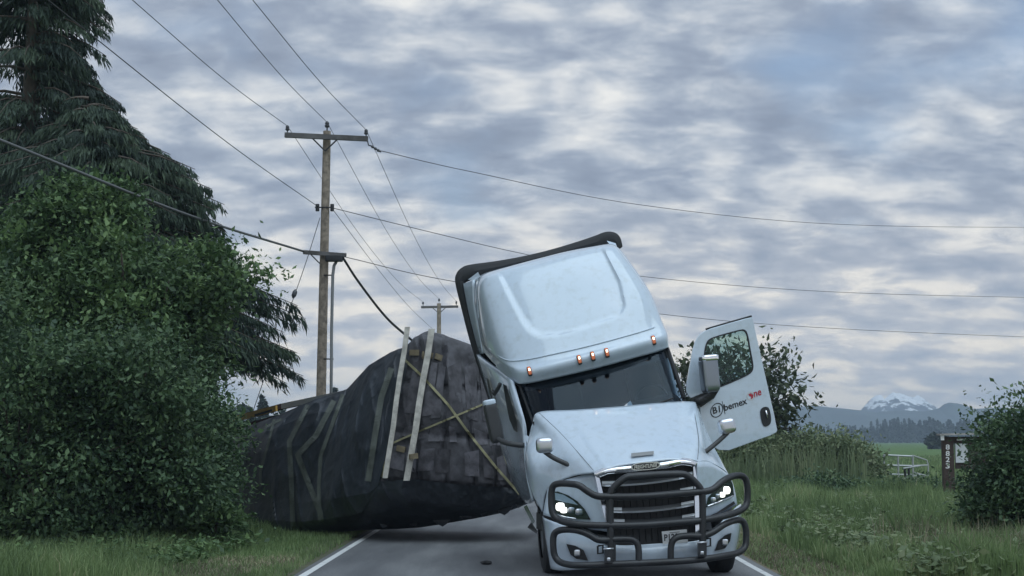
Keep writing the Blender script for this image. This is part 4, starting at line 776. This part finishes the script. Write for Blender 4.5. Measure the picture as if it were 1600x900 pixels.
def lamp(outline, yf, hot, strip_, acc):
    cv = lambda d: (lambda x, y, l: T(x, y, yf(x) - d))
    o3 = [(x, y, 0) for x, y in outline]
    hd = MB().add(*plate(o3, cv(.035), .04)).build('headlight', M['grille'], truck)
    ol = [(p[0], p[1], 0) for p in chaikin(outline, 2, True)]
    MB().add(*plate(ol, cv(.085), .01)).build('lens', M['lens'], hd)
    for (x, y, r, m) in hot:
        c = cv(.06)(x, y, 0); MB().add(*rounded_box(c, (Vector((1, .1, 0)), Vector((-.1, 1, 0)), Vector((0, 0, 1))), (r, .02, r * .85), .85, 5)).build('lamp_unit', m, hd, True)
    MB().add(*tube([cv(.075)(x, y, 0) for x, y in strip_], .012, 6)).build('chrome_strip', M['chrome'], hd, True)
    MB().add(*plate([(x, y, 0) for x, y in acc], cv(.06), .015)).build('white_accent', M['white'], hd)
lamp([(861, 768), (872, 768), (888, 774), (902, 783), (914, 796), (923, 812), (903, 811), (884, 809), (870, 805), (862, 788)], ylL, [(876, 792, .062, M['lamp']), (881, 797, .045, M['lamp']), (893, 797, .045, M['satin']), (905, 800, .05, M['satin'])], [(868, 803), (882, 808), (900, 810.5)], [(867, 770), (880, 773), (894, 781), (903, 789), (884, 785), (868, 781)])
lamp([(1103, 793), (1106, 778), (1117, 765), (1128, 755), (1141, 746), (1145, 757), (1147, 774), (1132, 781), (1116, 788)], ylR, [(1134, 766, .058, M['lamp']), (1128, 773, .04, M['lamp']), (1121, 775, .035, M['satin']), (1114, 781, .04, M['satin'])], [(1106, 791), (1124, 784), (1145, 775)], [(1118, 763), (1130, 753), (1140, 747), (1141, 751), (1130, 757)])
MB().add(*plate([(1096, 812, .2), (1120, 801, .5), (1147, 783, .82), (1149, 787, .84), (1130, 799, .6), (1104, 811, .3)], lambda x, y, l: T(x, y, l - .03), .02)).build('panel_gap', M['grille'], truck)
# grille
gy = lambda x, y: .20 - .0012 * (y - 725) + .00002 * (x - 1010) ** 2 * .5
MB().add(*plate([(934, 742, .3), (1086, 725, .3), (1091, 838, .22), (1089, 850, .2), (962, 855, .2), (955, 835, .22)], T, .02)).build('grille_back', M['grille'], truck)
for i in range(15):
    x = 942 + i * 10; MB().add(*beam(T(x, 746 - i * 1.1, .29), T(x + 9 - i * .2, 846, .20), .006, .012)).build('grille_bar', M['grille'], truck)
top = [(929, 739), (941, 734), (955, 730.5), (985, 726.5), (1010, 723.5), (1040, 720), (1062, 717.5), (1076, 718.5), (1089, 722.5)]
bot = [(936, 745), (945, 741.5), (953, 739), (985, 737), (1010, 734), (1040, 731), (1061, 726), (1073, 726), (1083, 728)]
sheet('grille_surround', [[(x, y, gy(x, y) - .03) for x, y in top], [(x, (y + b[1]) / 2, gy(x, y) - .09) for (x, y), b in zip(top, bot)], [(x, y, gy(x, y) - .06) for x, y in bot]], 5, 4, M['chrome'], thick=.02)
for a in ([(929, 740), (936, 744), (943, 775), (952, 810), (959, 835), (953, 834), (944, 805), (935, 768)], [(1083, 727), (1090, 723), (1092, 770), (1094, 815), (1093, 832), (1087, 836), (1086, 800), (1085, 760)]):
    MB().add(*plate([(x, y, gy(x, y) - .05) for x, y in a], T, .06)).build('grille_side_bar', M['chrome'], truck)
for yl_, yr_, full in ((756, 741, 1), (777, 764, 0), (797, 786, 1), (815, 806, 0)):
    xl = 939 + (yl_ - 750) * .27; xr = 1082 + (yr_ - 740) * .05
    sag = lambda s: 4.0 * (1 - (2 * s - 1) ** 2)
    pp = [(xl + (xr - xl) * s, yl_ + (yr_ - yl_) * s + sag(s), 0) for s in np.linspace(0, 1, 15)]
    rows_ = [[(x, y - 4, gy(x, y) + .02) for x, y, _ in pp], [(x, y + 1.5, gy(x, y) - .05) for x, y, _ in pp], [(x, y + 4, gy(x, y) - .03) for x, y, _ in pp]]
    sl_ = sheet('grille_slat', rows_, 2, 3, M['plastic'])
    if full: sheet('chrome_edge', [[(x, y + 1.4, gy(x, y) - .058) for x, y, _ in pp[2:-2]], [(x, y + 4.2, gy(x, y) - .045) for x, y, _ in pp[2:-2]]], 2, 2, M['bright'], sl_)
    for sa, sb in ((0.0, .15), (.85, 1.0)):
        e = [(xl + (xr - xl) * s, yl_ + (yr_ - yl_) * s + sag(s)) for s in np.linspace(sa, sb, 5)]
        sheet('chrome_tip', [[(x, y - 4.5, gy(x, y) - .02) for x, y in e], [(x, y - 1, gy(x, y) - .085) for x, y in e], [(x, y + 4, gy(x, y) - .06) for x, y in e]], 2, 3, M['bright'], sl_)
# badge
bc = [(1009 + 23 * math.copysign(abs(math.cos(a)) ** .7, math.cos(a)), 728.3 + 6.2 * math.copysign(abs(math.sin(a)) ** .8, math.sin(a)) - 23 * math.cos(a) * .105) for a in np.linspace(0, 2 * math.pi, 36, endpoint=False)]
bd = MB().add(*plate([(x, y, gy(1009, 728) - .15) for x, y in bc], T, .05)).build('badge', M['silver'], truck)
MB().add(*plate([(1009 + (x - 1009) * .9, 728.3 + (y - 728.3) * .78, gy(1009, 728) - .16) for x, y in bc], T, .02)).build('badge_field', M['ink'], bd)
lettering('lettering', 'FREIGHTLINER', T, (991, 733.2), (36, -3.8), (.4, -6.2), gy(1009, 728) - .172, M['silver'], bd)
# bumper
b_t = [(849, 806, 1.15), (853, 810, .75), (874, 818, .38), (930, 836, .12), (962, 852, .04), (1025, 850, .02), (1090, 845, .04), (1110, 832, .12), (1134, 808, .35), (1150, 792, .6), (1157, 787, 1.15)]
b_m = [(853, 838, 1.15), (857, 842, .68), (876, 848, .32), (932, 858, .06), (962, 864, .00), (1025, 863, -.02), (1090, 859, .0), (1112, 852, .06), (1136, 838, .3), (1152, 828, .55), (1156, 824, 1.15)]
b_b = [(861, 885, 1.15), (864, 889, .62), (884, 891, .30), (934, 887, .1), (962, 884, .06), (1025, 881, .04), (1090, 877, .06), (1112, 874, .1), (1132, 869, .32), (1146, 864, .52), (1149, 862, 1.15)]
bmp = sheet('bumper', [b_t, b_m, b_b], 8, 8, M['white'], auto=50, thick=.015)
sheet('bumper_underside', [b_b, [(a[0], a[1] - 3, a[2] + .3) for a in b_b]], 6, 2, M['plastic'])
for pl, yy in (([(885, 850), (899, 853), (912, 860), (919, 876), (900, 873), (891, 866)], lambda x: .27 - .0047 * (x - 884)), ([(1117, 861), (1123, 845), (1133, 837), (1143, 833), (1141, 845), (1133, 857)], lambda x: .10 + .0083 * (x - 1116))):
    fg = MB().add(*plate([(x, y, yy(x) - .06) for x, y in pl], T, .05)).build('fog_lamp_recess', M['grille'], bmp)
    cx = sum(p[0] for p in pl) / len(pl); cy = sum(p[1] for p in pl) / len(pl); c = T(cx + 1, cy + 1, yy(cx) - .07)
    MB().add(*rounded_box(c, (Vector((1, 0, 0)), Vector((0, 1, 0)), Vector((0, 0, 1))), (.04, .02, .04), .6, 4)).build('fog_lamp', M['satin'], fg, True)
MB().add(*plate([(934, 834, .08), (946, 838, .06), (950, 852, .04), (940, 848, .06)], lambda x, y, l: T(x, y, l - .03), .02)).build('bumper_notch', M['grille'], bmp)
for sx, sy in ((938, 859), (1106, 848)):
    rg = [(sx - 4, sy - 6), (sx + 4, sy - 7), (sx + 4, sy + 5), (sx - 4, sy + 6), (sx - 4, sy - 6)]; MB().add(*tube([T(x, y, -.06) for x, y in rg], .014, 6)).build('tow_hook', M['black'], bmp, True)
pl = [(1034, 830.5), (1073, 827), (1075, 847), (1036, 850.5)]
lp = MB().add(*plate([(x, y, .0) for x, y in pl], T, .01)).build('licence_plate', M['plate'], truck)
lettering('lettering', 'P120', T, (1038, 845.5), (22, -2.0), (-.4, -10.5), -.004, M['ink'], lp)
MB().add(*plate([(1046, 831.8, -.004), (1062, 830.4, -.004), (1062, 831.6, -.004), (1046, 833, -.004)], T, .003)).build('plate_heading', M['pvc'], lp)
# bull bar
def bar(pix, r=.050, it=3): return MB().add(*tube([T(*p) for p in chaikin(pix, it)], r, 12)).build('bar_tube', M['black'], bull, True, 60)
bull = MB().add(*beam(T(958, 845, -.16), T(958, 876, -.16), .12, .06)).build('bull_bar', M['black'], truck)
y0 = -.20
bar([(955, 872, y0), (954, 830, y0), (953, 775, y0), (957, 763, y0), (975, 747, y0), (985, 744, y0), (1060, 740, y0), (1075, 742, y0), (1095, 762, y0), (1098, 775, y0), (1098, 830, y0), (1098, 868, y0)], .044, 2)
bar([(950, 776, y0), (932, 776, y0), (918, 768, y0 + .02), (905, 758, y0 + .05), (893, 756, y0 + .1), (872, 755, y0 + .25), (862, 760, y0 + .32), (861, 785, y0 + .32), (863, 803, y0 + .3), (872, 813, y0 + .25), (895, 819, y0 + .05), (930, 821, y0), (1000, 821, y0 - .02), (1060, 816, y0), (1100, 813, y0), (1135, 806, y0 + .12), (1158, 798, y0 + .3), (1168, 788, y0 + .4), (1168, 756, y0 + .4), (1162, 743, y0 + .38), (1145, 743, y0 + .28), (1128, 752, y0 + .1), (1115, 765, y0 + .03), (1098, 769, y0)], .043, 2)
bar([(945, 776, y0 - .01), (1000, 776, y0 - .03), (1050, 772, y0 - .03), (1100, 768, y0 - .01)], .043)
bar([(998, 878, y0), (998, 852, y0), (990, 843, y0), (975, 842, y0), (955, 843, y0), (935, 845, y0), (922, 836, y0 + .03), (905, 829, y0 + .06), (890, 827, y0 + .12), (874, 828, y0 + .24), (865, 834, y0 + .3), (864, 850, y0 + .3), (866, 870, y0 + .3), (876, 880, y0 + .24), (900, 884, y0 + .05), (945, 882, y0), (1047, 878, y0 - .02), (1098, 874, y0), (1135, 868, y0 + .15), (1155, 864, y0 + .3), (1166, 854, y0 + .4), (1166, 825, y0 + .4), (1160, 812, y0 + .38), (1146, 813, y0 + .28), (1130, 820, y0 + .1), (1114, 832, y0 + .03), (1098, 838, y0), (1070, 837, y0), (1055, 840, y0), (1048, 850, y0), (1048, 876, y0)], .042, 2)
for x, y in ((951, 866), (1097, 856)):
    MB().add(*beam(T(x, y - 8, y0 - .03), T(x, y + 13, y0 - .03), .13, .10)).build('bar_mount', M['black'], bull)
    MB().add(*tube([T(x - 8, y - 8, y0 - .09), T(x + 8, y - 9, y0 - .09)], .012, 6)).build('pin', M['satin'], bull, True)
    MB().add(*rounded_box(T(x, y + 8, y0 - .10), (Vector((1, 0, 0)), Vector((0, 1, 0)), Vector((0, 0, 1))), (.022, .02, .022), .6, 4)).build('bolt', M['satin'], bull, True)
    MB().add(*beam(T(x, y, y0), T(x, y - 1, .15), .08, .10)).build('bar_bracket', M['black'], bull)
# wheels
def wheel(c, ax, r=.52, wd=.29, rimface=1):
    prof = [(-.5, .60), (-.5, .86), (-.42, .96), (-.3, 1.0), (.3, 1.0), (.42, .96), (.5, .86), (.5, .60)]
    t = tube([c + ax * (a * wd) for a, _ in prof], [k * r for _, k in prof], 36, False); root = MB().add(*t).build('wheel', M['rubber'], truck, True, 35)
    rp = [(-.42, .60), (-.40, .52), (-.15, .46), (-.1, .25), (-.3, .2), (-.32, .02), (.32, .02), (.1, .25), (.15, .46), (.40, .52), (.42, .60)]
    MB().add(*tube([c + ax * (a * wd) for a, _ in rp], [k * r for _, k in rp], 28, True)).build('rim', M['satin'], root, True, 35)
    gm = MB()
    for k in (-.18, 0, .18): gm.add(*tube([c + ax * (k * wd - .008), c + ax * (k * wd + .008)], [r * 1.004] * 2, 36, False))
    gm.build('tread_groove', M['grille'], root, True)
wax = Vector((.99, .08, .05)).normalized()
cR = G(1126, 894); wheel(Vector((cR.x - .02, cR.y + .05, .515)), wax)
cL = P(861, HOR, 20.25); wheel(Vector((cL.x, 20.2, .515)), wax)
MB().add(*tube([Vector((cL.x, 20.2, .5)), Vector((cR.x, cR.y, .5))], .07, 8)).build('front_axle', M['black'], truck, True)
RW = []
for dy in (24.3, 25.6):
    for xx in (.72, 2.3): wheel(Vector((xx, dy, .515)), Vector((1, .03, 0)).normalized(), .515, .5)
    MB().add(*tube([Vector((.72, dy, .5)), Vector((2.3, dy, .5))], .1, 8)).build('drive_axle', M['black'], truck, True)
for s in (-.42, .42): MB().add(*beam(Vector((1.55 + s, 19.2, .85)), Vector((1.52 + s, 26.3, 1.0)), .09, .26)).build('chassis_rail', M['black'], truck)
MB().add(*rounded_box(Vector((1.45, 26.0, 1.2)), (Vector((.98, .2, 0)), Vector((-.2, .98, 0)), Vector((0, 0, 1))), (.5, .45, .06), .3)).build('fifth_wheel', M['black'], truck, True, 40)
MB().add(*rounded_box(Vector((1.2, 20.6, 1.0)), (Vector((.98, .15, 0)), Vector((-.15, .98, 0)), Vector((0, 0, 1))), (.55, .8, .42), .25)).build('engine', M['black'], truck, True, 40)
for s, m_ in ((T(1085, 790, 3.2), 'satin'),):
    d = Vector((-.16, .97, .06)); MB().add(*tube([s - d * .1, s, s + d * 1.4, s + d * 1.5], [.2, .31, .31, .2], 20)).build('fuel_tank', M[m_], truck, True, 40)
# torn fairing pieces on the crushed side
for pl in ([(818, 792, 2.6), (823, 789, 2.5), (836, 815, 2.3), (832, 820, 2.4)], [(824, 824, 2.3), (830, 816, 2.2), (840, 830, 2.1), (838, 834, 2.1)], [(838, 800, 1.8), (850, 806, 1.5), (848, 830, 1.6), (838, 826, 1.8)]):
    MB().add(*plate(pl, T, .02)).build('torn_fairing', M['satin'] if pl[0][0] == 818 else M['plastic'], truck)
sheet('wheel_arch', [[(830, 768, 1.5), (838, 790, 1.35), (849, 806, 1.2)], [(834, 775, 2.2), (842, 795, 2.1), (852, 812, 2.0)]], 4, 3, M['plastic'])
# mirrors
def mirror(name, c, ax, half, m, arm, r, cap_m=None, capoff=None):
    o = MB().add(*rounded_box(c, ax, half, .42 if cap_m else .72, 5)).build(name, m, truck, True)
    MB().add(*tube([T(*p) for p in spline(arm, 5)], r, 8)).build('arm', M['plastic'], o, True)
    if cap_m: MB().add(*rounded_box(c + ax[2] * (half[2] * .96), ax, (half[0] * 1.0, half[1] * .98, half[2] * .16), .6, 4)).build('mirror_cap', cap_m, o, True)
    return o
tilt = (Vector((.97, .12, .2)).normalized(), Vector((-.12, .98, -.05)).normalized(), Vector((-.2, .02, .97)).normalized())
t2 = (Vector((.99, .1, .05)).normalized(), Vector((-.1, .99, 0)).normalized(), Vector((-.05, 0, .99)).normalized())
mirror('hood_mirror', T(851, 696, .75), t2, (.112, .085, .10), M['satin'], [(851, 706, .75), (866, 716, .72), (890, 727, .66), (902, 733, .62), (905, 743, .55)], .032)
mirror('hood_mirror', T(1135.5, 666, .85), tilt, (.112, .085, .10), M['satin'], [(1137, 676, .85), (1122, 690, .8), (1105, 704, .72), (1099, 708, .68), (1098, 718, .6)], .032)
mirror('door_mirror', T(771, 660, 2.35), (Vector((.97, .12, .2)).normalized(), Vector((-.12, .98, -.05)).normalized(), Vector((-.22, .02, .97)).normalized()), (.09, .12, .29), M['plastic'], [(774, 683, 2.3), (786, 690, 2.15), (800, 694, 2.0), (819, 696, 1.95)], .038, M['white'])
# open driver's door
dyl = lambda x: 2.25 + .0022 * (x - 1072)
dout = chaikin([(1174, 495), (1130, 507.5), (1104, 515), (1092, 523), (1084, 537), (1076, 580), (1071, 610), (1076, 620), (1092, 628), (1096, 660), (1102, 690), (1129, 707.5), (1172, 692), (1213, 677), (1215, 671), (1196, 588), (1180, 515), (1176, 497)], 1, True)
win = chaikin([(1108, 530), (1120, 525.5), (1155, 516), (1163, 515), (1168, 521), (1172, 545), (1177, 570), (1176, 579), (1169, 586), (1132, 602), (1120, 606), (1104, 600), (1099, 585), (1100, 556), (1103, 538)], 2, True)
dT = lambda x, y, l: T(x, y, dyl(x) + l)
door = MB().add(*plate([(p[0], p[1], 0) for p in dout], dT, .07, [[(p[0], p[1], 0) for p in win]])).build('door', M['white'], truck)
bvm = door.modifiers.new('bevel', 'BEVEL'); bvm.width = .012; bvm.segments = 2; bvm.limit_method = 'ANGLE'; bvm.angle_limit = RAD(50)
MB().add(*plate([(p[0], p[1], 0) for p in win], lambda x, y, l: dT(x, y, .03), .008)).build('window', M['dglass'], door)
wn = np.array(win); wc_ = wn.mean(0); wi = [(wc_[0] + (p[0] - wc_[0]) * .955, wc_[1] + (p[1] - wc_[1]) * .965, 0) for p in win]
MB().add(*plate([(wc_[0] + (p[0] - wc_[0]) * 1.02, wc_[1] + (p[1] - wc_[1]) * 1.02, 0) for p in win], lambda x, y, l: dT(x, y, -.006), .03, [wi])).build('window_seal', M['rubber'], door)
MB().add(*tube([dT(1103, 514.5, .03), dT(1130, 506.5, .03), dT(1174, 494, .03)], .016, 6)).build('door_seal', M['rubber'], door, True)
MB().add(*plate([(1079, 622, 0), (1104, 612, 0), (1116, 622, 0), (1096, 636, 0), (1088, 634, 0)], lambda x, y, l: dT(x, y, -.03), .05)).build('mirror_base', M['plastic'], door)
hp = chaikin([(1187, 638), (1201, 634), (1205, 650), (1205, 661), (1200, 666), (1193, 667), (1189, 655)], 2, True)
hd_ = MB().add(*plate([(p[0], p[1], 0) for p in hp], lambda x, y, l: dT(x, y, -.012), .02)).build('handle', M['rubber'], door)
MB().add(*tube([dT(1196.5, 641.5, -.03), dT(1198, 647, -.035), dT(1199.5, 653, -.03)], .014, 6)).build('handle_lever', M['chrome'], hd_, True)
dm = MB().add(*rounded_box(dT(1108, 584, -.28), (Vector((.95, .25, .1)).normalized(), Vector((-.25, .95, -.02)).normalized(), Vector((-.08, .0, .99)).normalized()), (.115, .11, .26), .4, 4)).build('door_mirror', M['gunmetal'], truck, True)
MB().add(*rounded_box(dT(1107, 560, -.28), (Vector((.95, .25, .1)).normalized(), Vector((-.25, .95, -.02)).normalized(), Vector((-.08, .0, .99)).normalized()), (.128, .112, .05), .6, 4)).build('mirror_cap', M['chrome'], dm, True)
MB().add(*tube([dT(x, y, l) for x, y, l in ((1112, 606, -.25), (1118, 608, -.15), (1112, 618, -.08), (1096, 626, -.04), (1086, 628, -.02))], [.05, .055, .055, .06, .05], 8)).build('arm', M['plastic'], dm, True)
lT = lambda x, y, l: dT(x, y, -.004 - l)
lettering('lettering', 'B1', T, (1114.5, 647.0), (11.2, -3.0), (-1.4, -10.2), lambda x, y: dyl(x) - .006, M['ink'], door)
ringp = [(1120 + 10 * math.cos(a), 641 + 11.3 * math.sin(a) - 2.4 * math.cos(a)) for a in np.linspace(0, 2 * math.pi, 40, endpoint=False)]
MB().add(*plate([(x, y, .002) for x, y in ringp], lT, .003, [[(1120 + (x - 1120) * .87, 641 + (y - 641) * .88, .002) for x, y in ringp]])).build('emblem_ring', M['ink'], door)
MB().add(*plate([(1128, 627, .002), (1128.8, 626.8, .002), (1133.4, 646.8, .002), (1132.6, 647, .002)], lT, .003)).build('emblem_bar', M['ink'], door)
lettering('lettering', 'bemex', T, (1132.5, 642.5), (35.5, -11.5), (-2.0, -10.5), lambda x, y: dyl(x) - .006, M['ink'], door)
orng = [(1172.7 + 6.2 * math.cos(a), 618.8 + 6.6 * math.sin(a)) for a in np.linspace(0, 2 * math.pi, 30, endpoint=False)]
MB().add(*plate([(x, y, .002) for x, y in orng], lT, .003, [[(1172.7 + (x - 1172.7) * .78, 618.8 + (y - 618.8) * .78, .002) for x, y in orng]])).build('emblem_ring', M['satin'], door)
MB().add(*plate([(1169.5, 616, .002), (1173, 614.5, .002), (1177, 617, .002), (1176.5, 622, .002), (1173, 624, .002), (1174, 620, .002), (1171, 619, .002)], lT, .003)).build('emblem_mark', M['red'], door)
lettering('lettering', 'ne', T, (1178.6, 621.2), (11.6, -4.2), (-1.2, -8.2), lambda x, y: dyl(x) - .006, M['red'], door)
# debris
def chunk(c, s, seed, nm):
    R = np.random.RandomState(seed); bm = bmesh.new(); bmesh.ops.create_icosphere(bm, subdivisions=2, radius=1)
    vs = [Vector(c) + Vector((q.co.x * s[0], q.co.y * s[1], (q.co.z + .8) * s[2])) * R.uniform(.75, 1.15) for q in bm.verts]; vs = [Vector((v.x, v.y, max(v.z, .009))) for v in vs]
    fs = [tuple(x.index for x in f.verts) for f in bm.faces]; bm.free(); tag(obj('debris', vs, fs, M['rubber']), nm, 'debris')
c = G(760, 883); chunk((c.x, c.y, .01), (.09, .06, .035), 3, 'small dark scrap of debris lying on the road beside the truck')
# ------------------------------------------------------------------ haze
hm = bpy.data.materials.new('haze_air'); hm.use_nodes = True; t = hm.node_tree; t.nodes.clear()
pv = N(t, 'ShaderNodeVolumePrincipled'); pv.inputs['Color'].default_value = (.66, .82, 1, 1); pv.inputs['Density'].default_value = .00045; pv.inputs['Anisotropy'].default_value = 0.0
ou = N(t, 'ShaderNodeOutputMaterial'); t.links.new(pv.outputs[0], ou.inputs['Volume'])
hx = 2400; vs = [(-hx, -150, -3), (hx, -150, -3), (hx, 2800, -3), (-hx, 2800, -3), (-hx, -150, 95), (hx, -150, 95), (hx, 2800, 95), (-hx, 2800, 95)]
o = obj('haze', vs, [(0, 1, 2, 3), (4, 5, 6, 7), (0, 1, 5, 4), (1, 2, 6, 5), (2, 3, 7, 6), (3, 0, 4, 7)], hm); tag(o, 'pale blue air haze', 'haze', kind='stuff')
